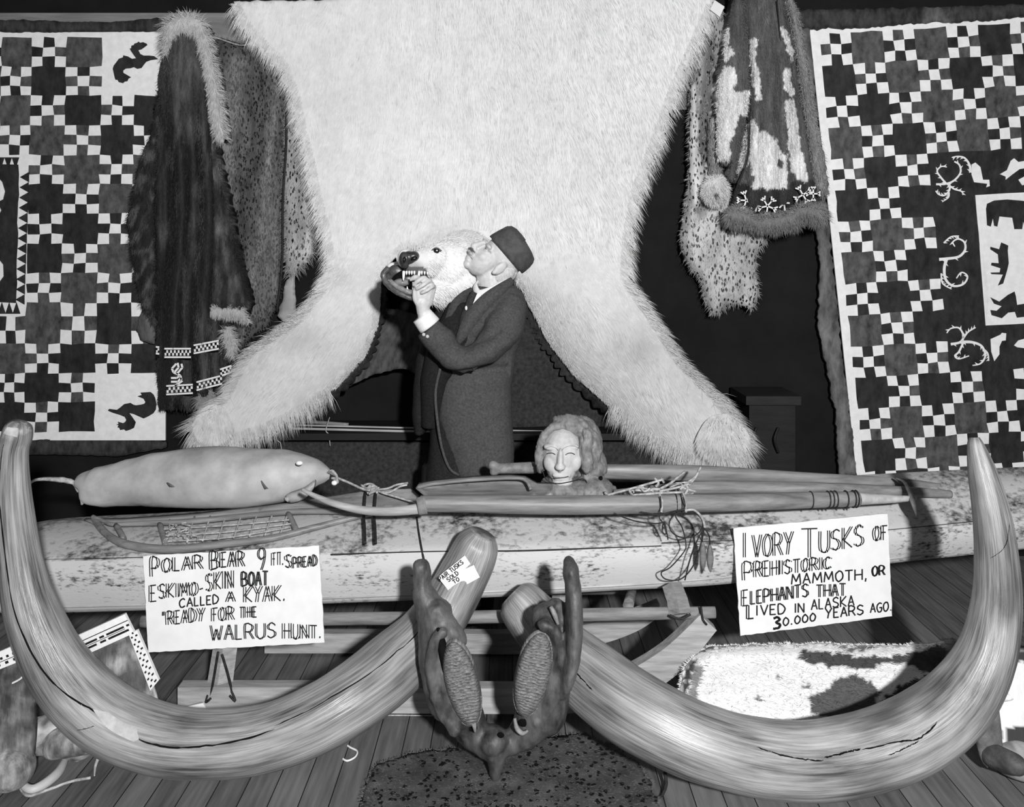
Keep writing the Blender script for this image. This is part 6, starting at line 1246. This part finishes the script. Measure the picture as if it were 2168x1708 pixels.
NARROW = {'I': .35, '.': .35, ',': .35, '"': .5, '-': .6, ' ': .5, 'L': .75, 'E': .8, 'F': .8, 'M': 1.25, 'W': 1.35}
def stroke(G_, a, b, w, d):
    a = np.array(a, float); b = np.array(b, float); t = b - a; L = np.linalg.norm(t)
    if L < .2: return
    t /= L; n = np.array([-t[1], t[0]]) * w; a = a - t * w * .4; b = b + t * w * .4
    q = np.array([a - n, b - n, b + n, a + n]); G_.add(PA(q, d(q[:, 0], q[:, 1])), [[0, 1, 2, 3]])
def word(G_, txt, x0, x1, b0, b1, h, d, w=1.45, dbl=2.5, h1=None, jit=.05, s=0):
    """letters from x0 to x1 on a base line b0..b1, upright strokes drawn double like a brush outline"""
    adv = [NARROW.get(c, 1.0) for c in txt]; gap = .34; tot = sum(adv) + gap * (len(txt) - 1); k = (x1 - x0) / tot; x = 0
    for i, c in enumerate(txt):
        u = (x * k) / (x1 - x0); hh = h + ((h1 if h1 else h) - h) * u; ba = b0 + (b1 - b0) * u; sl = (b1 - b0) / (x1 - x0)
        for st in GL[c]:
            pts_ = cr(st, max(2, (len(st) - 1) * 4 + 1)) if c in 'OCSGDPRB9306U' and len(st) > 3 else np.array(st, float)
            q = [(x0 + x * k + p[0] * adv[i] * k, ba - p[1] * hh + sl * p[0] * adv[i] * k + jit * hh * (float(hash2(np.float64(i + s), np.float64(j), 3)) - .5)) for j, p in enumerate(pts_)]
            for a, b in zip(q, q[1:]):
                if dbl and c not in '.,"-' and abs(b[1] - a[1]) > 1.3 * abs(b[0] - a[0]):
                    stroke(G_, (a[0] - dbl, a[1]), (b[0] - dbl, b[1]), w * .75, d); stroke(G_, (a[0] + dbl, a[1]), (b[0] + dbl, b[1]), w * .75, d)
                else: stroke(G_, a, b, w, d)
        x += adv[i] + gap
def sign(corners, d, label, words, cat='sign', name='cardboard_sign', th=.005):
    c = np.array(corners, float); o = thing(name, label, cat, PA([c.mean(0)], d(*c.mean(0)))[0] - (0, 0, (c[:, 1].max() - c[:, 1].mean()) * 2.6 / F))
    po = dens(c, 12) + (np.stack([hash2(np.arange(len(dens(c, 12))), np.zeros(len(dens(c, 12))), 1), hash2(np.arange(len(dens(c, 12))), np.zeros(len(dens(c, 12))), 2)], 1) - .5) * 1.6
    cd_ = mk('card', panel(po, d, th, 30), MT['card'], o, smooth=False)
    G_ = G()
    for wd in words: word(G_, *wd[:6], lambda x, y: d(x, y) - .0012, **(wd[6] if len(wd) > 6 else {}))
    G_.f = [q[::-1] for q in G_.f]
    if G_.n: mk('lettering', G_, MT['ink'], cd_, smooth=False)
    return o
sign([(303, 1177), (675, 1155), (687, 1360), (314, 1381)], lambda x, y: 2.668 - .00042 * (y - 1178) + 0 * x, 'white sign at left lettered POLAR BEAR 9 FT. SPREAD on the kayak side', [
    ('P', 320, 336, 1221, 1220, 40, dict(w=1.55)), ('OLAR', 344, 428, 1211, 1203, 28, dict(w=1.55)), ('B', 446, 462, 1206, 1205, 38, dict(w=1.65)), ('EAR', 468, 516, 1201, 1198, 31, dict(w=1.65)), ('9', 545, 562, 1206, 1205, 44, dict(w=1.55, dbl=1.6)), ('FT.', 577, 600, 1197, 1195, 26, dict(w=1.35)), ('S', 604, 616, 1201, 1201, 27), ('PREAD', 620, 671, 1203, 1197, 22, dict(w=1.45, dbl=1.5)),
    ('E', 318, 331, 1274, 1273, 34), ('SKIMO-', 336, 430, 1267, 1258, 30, dict(h1=26)), ('S', 437, 448, 1251, 1250, 36), ('KIN', 455, 492, 1248, 1244, 36), ('BOAT', 512, 567, 1241, 1238, 29, dict(w=1.75, dbl=1.5)),
    ('CALLED', 380, 463, 1286, 1277, 18, dict(w=1.55, dbl=0)), ('A', 480, 496, 1274, 1273, 21, dict(w=1.55)), ('KYAK.', 518, 604, 1275, 1271, 32, dict(w=1.45)),
    ('"READY', 343, 432, 1324, 1314, 28), ('FOR', 450, 494, 1315, 1311, 27), ('THE', 508, 543, 1308, 1306, 22), ('WALRUS', 446, 584, 1356, 1349, 31, dict(w=1.45, dbl=1.6)), ('HUNT.', 600, 680, 1352, 1350, 32, dict(h1=24))])
sign([(1553, 1118), (1879, 1087), (1889, 1304), (1567, 1346)], lambda x, y: 2.752 + .0003 * (x - 1553) - .0003 * (y - 1150), 'white sign at right lettered IVORY TUSKS OF PREHISTORIC MAMMOTH', [
    ('I', 1572, 1580, 1181, 1180, 52, dict(dbl=2.2)), ('VORY', 1594, 1678, 1180, 1172, 46, dict(dbl=2.2)), ('T', 1697, 1730, 1181, 1179, 60, dict(dbl=2.6)), ('USKS', 1736, 1828, 1170, 1154, 44, dict(dbl=2.2)), ('OF', 1850, 1878, 1144, 1142, 29),
    ('P', 1574, 1594, 1229, 1228, 38), ('REHISTORIC', 1598, 1759, 1222, 1203, 32, dict(h1=24, w=1.45)), ('MAMMOTH,', 1676, 1836, 1237, 1226, 21, dict(w=1.55, dbl=0, h1=22)), ('OR', 1847, 1873, 1219, 1217, 20, dict(w=1.45, dbl=1.2)),
    ('E', 1572, 1584, 1283, 1282, 33), ('LEPHANTS', 1590, 1711, 1279, 1262, 27, dict(w=1.55, dbl=1.6)), ('THAT', 1729, 1790, 1264, 1260, 25, dict(w=1.45, dbl=1.6)),
    ('L', 1583, 1596, 1310, 1309, 28, dict(w=1.75)), ('IVED', 1600, 1663, 1303, 1299, 21, dict(dbl=0, w=1.55)), ('IN', 1682, 1702, 1297, 1296, 19, dict(dbl=0, w=1.55)), ('ALASKA', 1718, 1808, 1291, 1281, 21, dict(dbl=0, w=1.45)),
    ('3', 1637, 1653, 1331, 1330, 24, dict(w=2.50, dbl=1)), ('0.000', 1658, 1727, 1325, 1314, 18, dict(dbl=0, w=1.55)), ('YEARS', 1748, 1828, 1309, 1300, 20, dict(dbl=0, w=1.55)), ('AGO.', 1843, 1888, 1297, 1292, 19, dict(dbl=0, w=1.45))])
# little label on the end of the left tusk
lab = sign([(927, 1222), (984, 1176), (996, 1193), (984, 1204), (1003, 1196), (1016, 1221), (954, 1256)], lambda x, y: 2.52 + 0 * x, 'small white handwritten label stuck on the butt of the left tusk', [], 'label', 'paper_label', .003)
def rotword(txt, ox, oy, ang, ln, h, w=0.9):
    """one line of writing that starts at ox, oy and climbs at angle ang"""
    G1 = G(); ca, sa = math.cos(ang), math.sin(ang); adv = [NARROW.get(c, 1.0) for c in txt]; tot = sum(adv) + .34 * (len(txt) - 1); k = ln / tot; x = 0
    for i, c in enumerate(txt):
        for s_ in GL[c]:
            q = [(ox + ca * (x + p[0] * adv[i]) * k - sa * p[1] * h, oy - sa * (x + p[0] * adv[i]) * k - ca * p[1] * h) for p in s_]
            for a, b in zip(q, q[1:]): stroke(G1, a, b, w, lambda x, y: 2.5185 + 0 * x)
        x += adv[i] + .34
    return G1
LG = G()
for tx, ox, oy, ln, h in (('PAIR TUSKS', 933, 1230, 62, 9), ('SOLD', 950, 1232, 28, 9), ('TO', 962, 1236, 14, 8)): LG.addg(rotword(tx, ox, oy, .66 if tx != 'TO' else .6, ln, h))
LG.f = [q[::-1] for q in LG.f]
if LG.n: mk('lettering', LG, MT['ink'], lab, smooth=False)
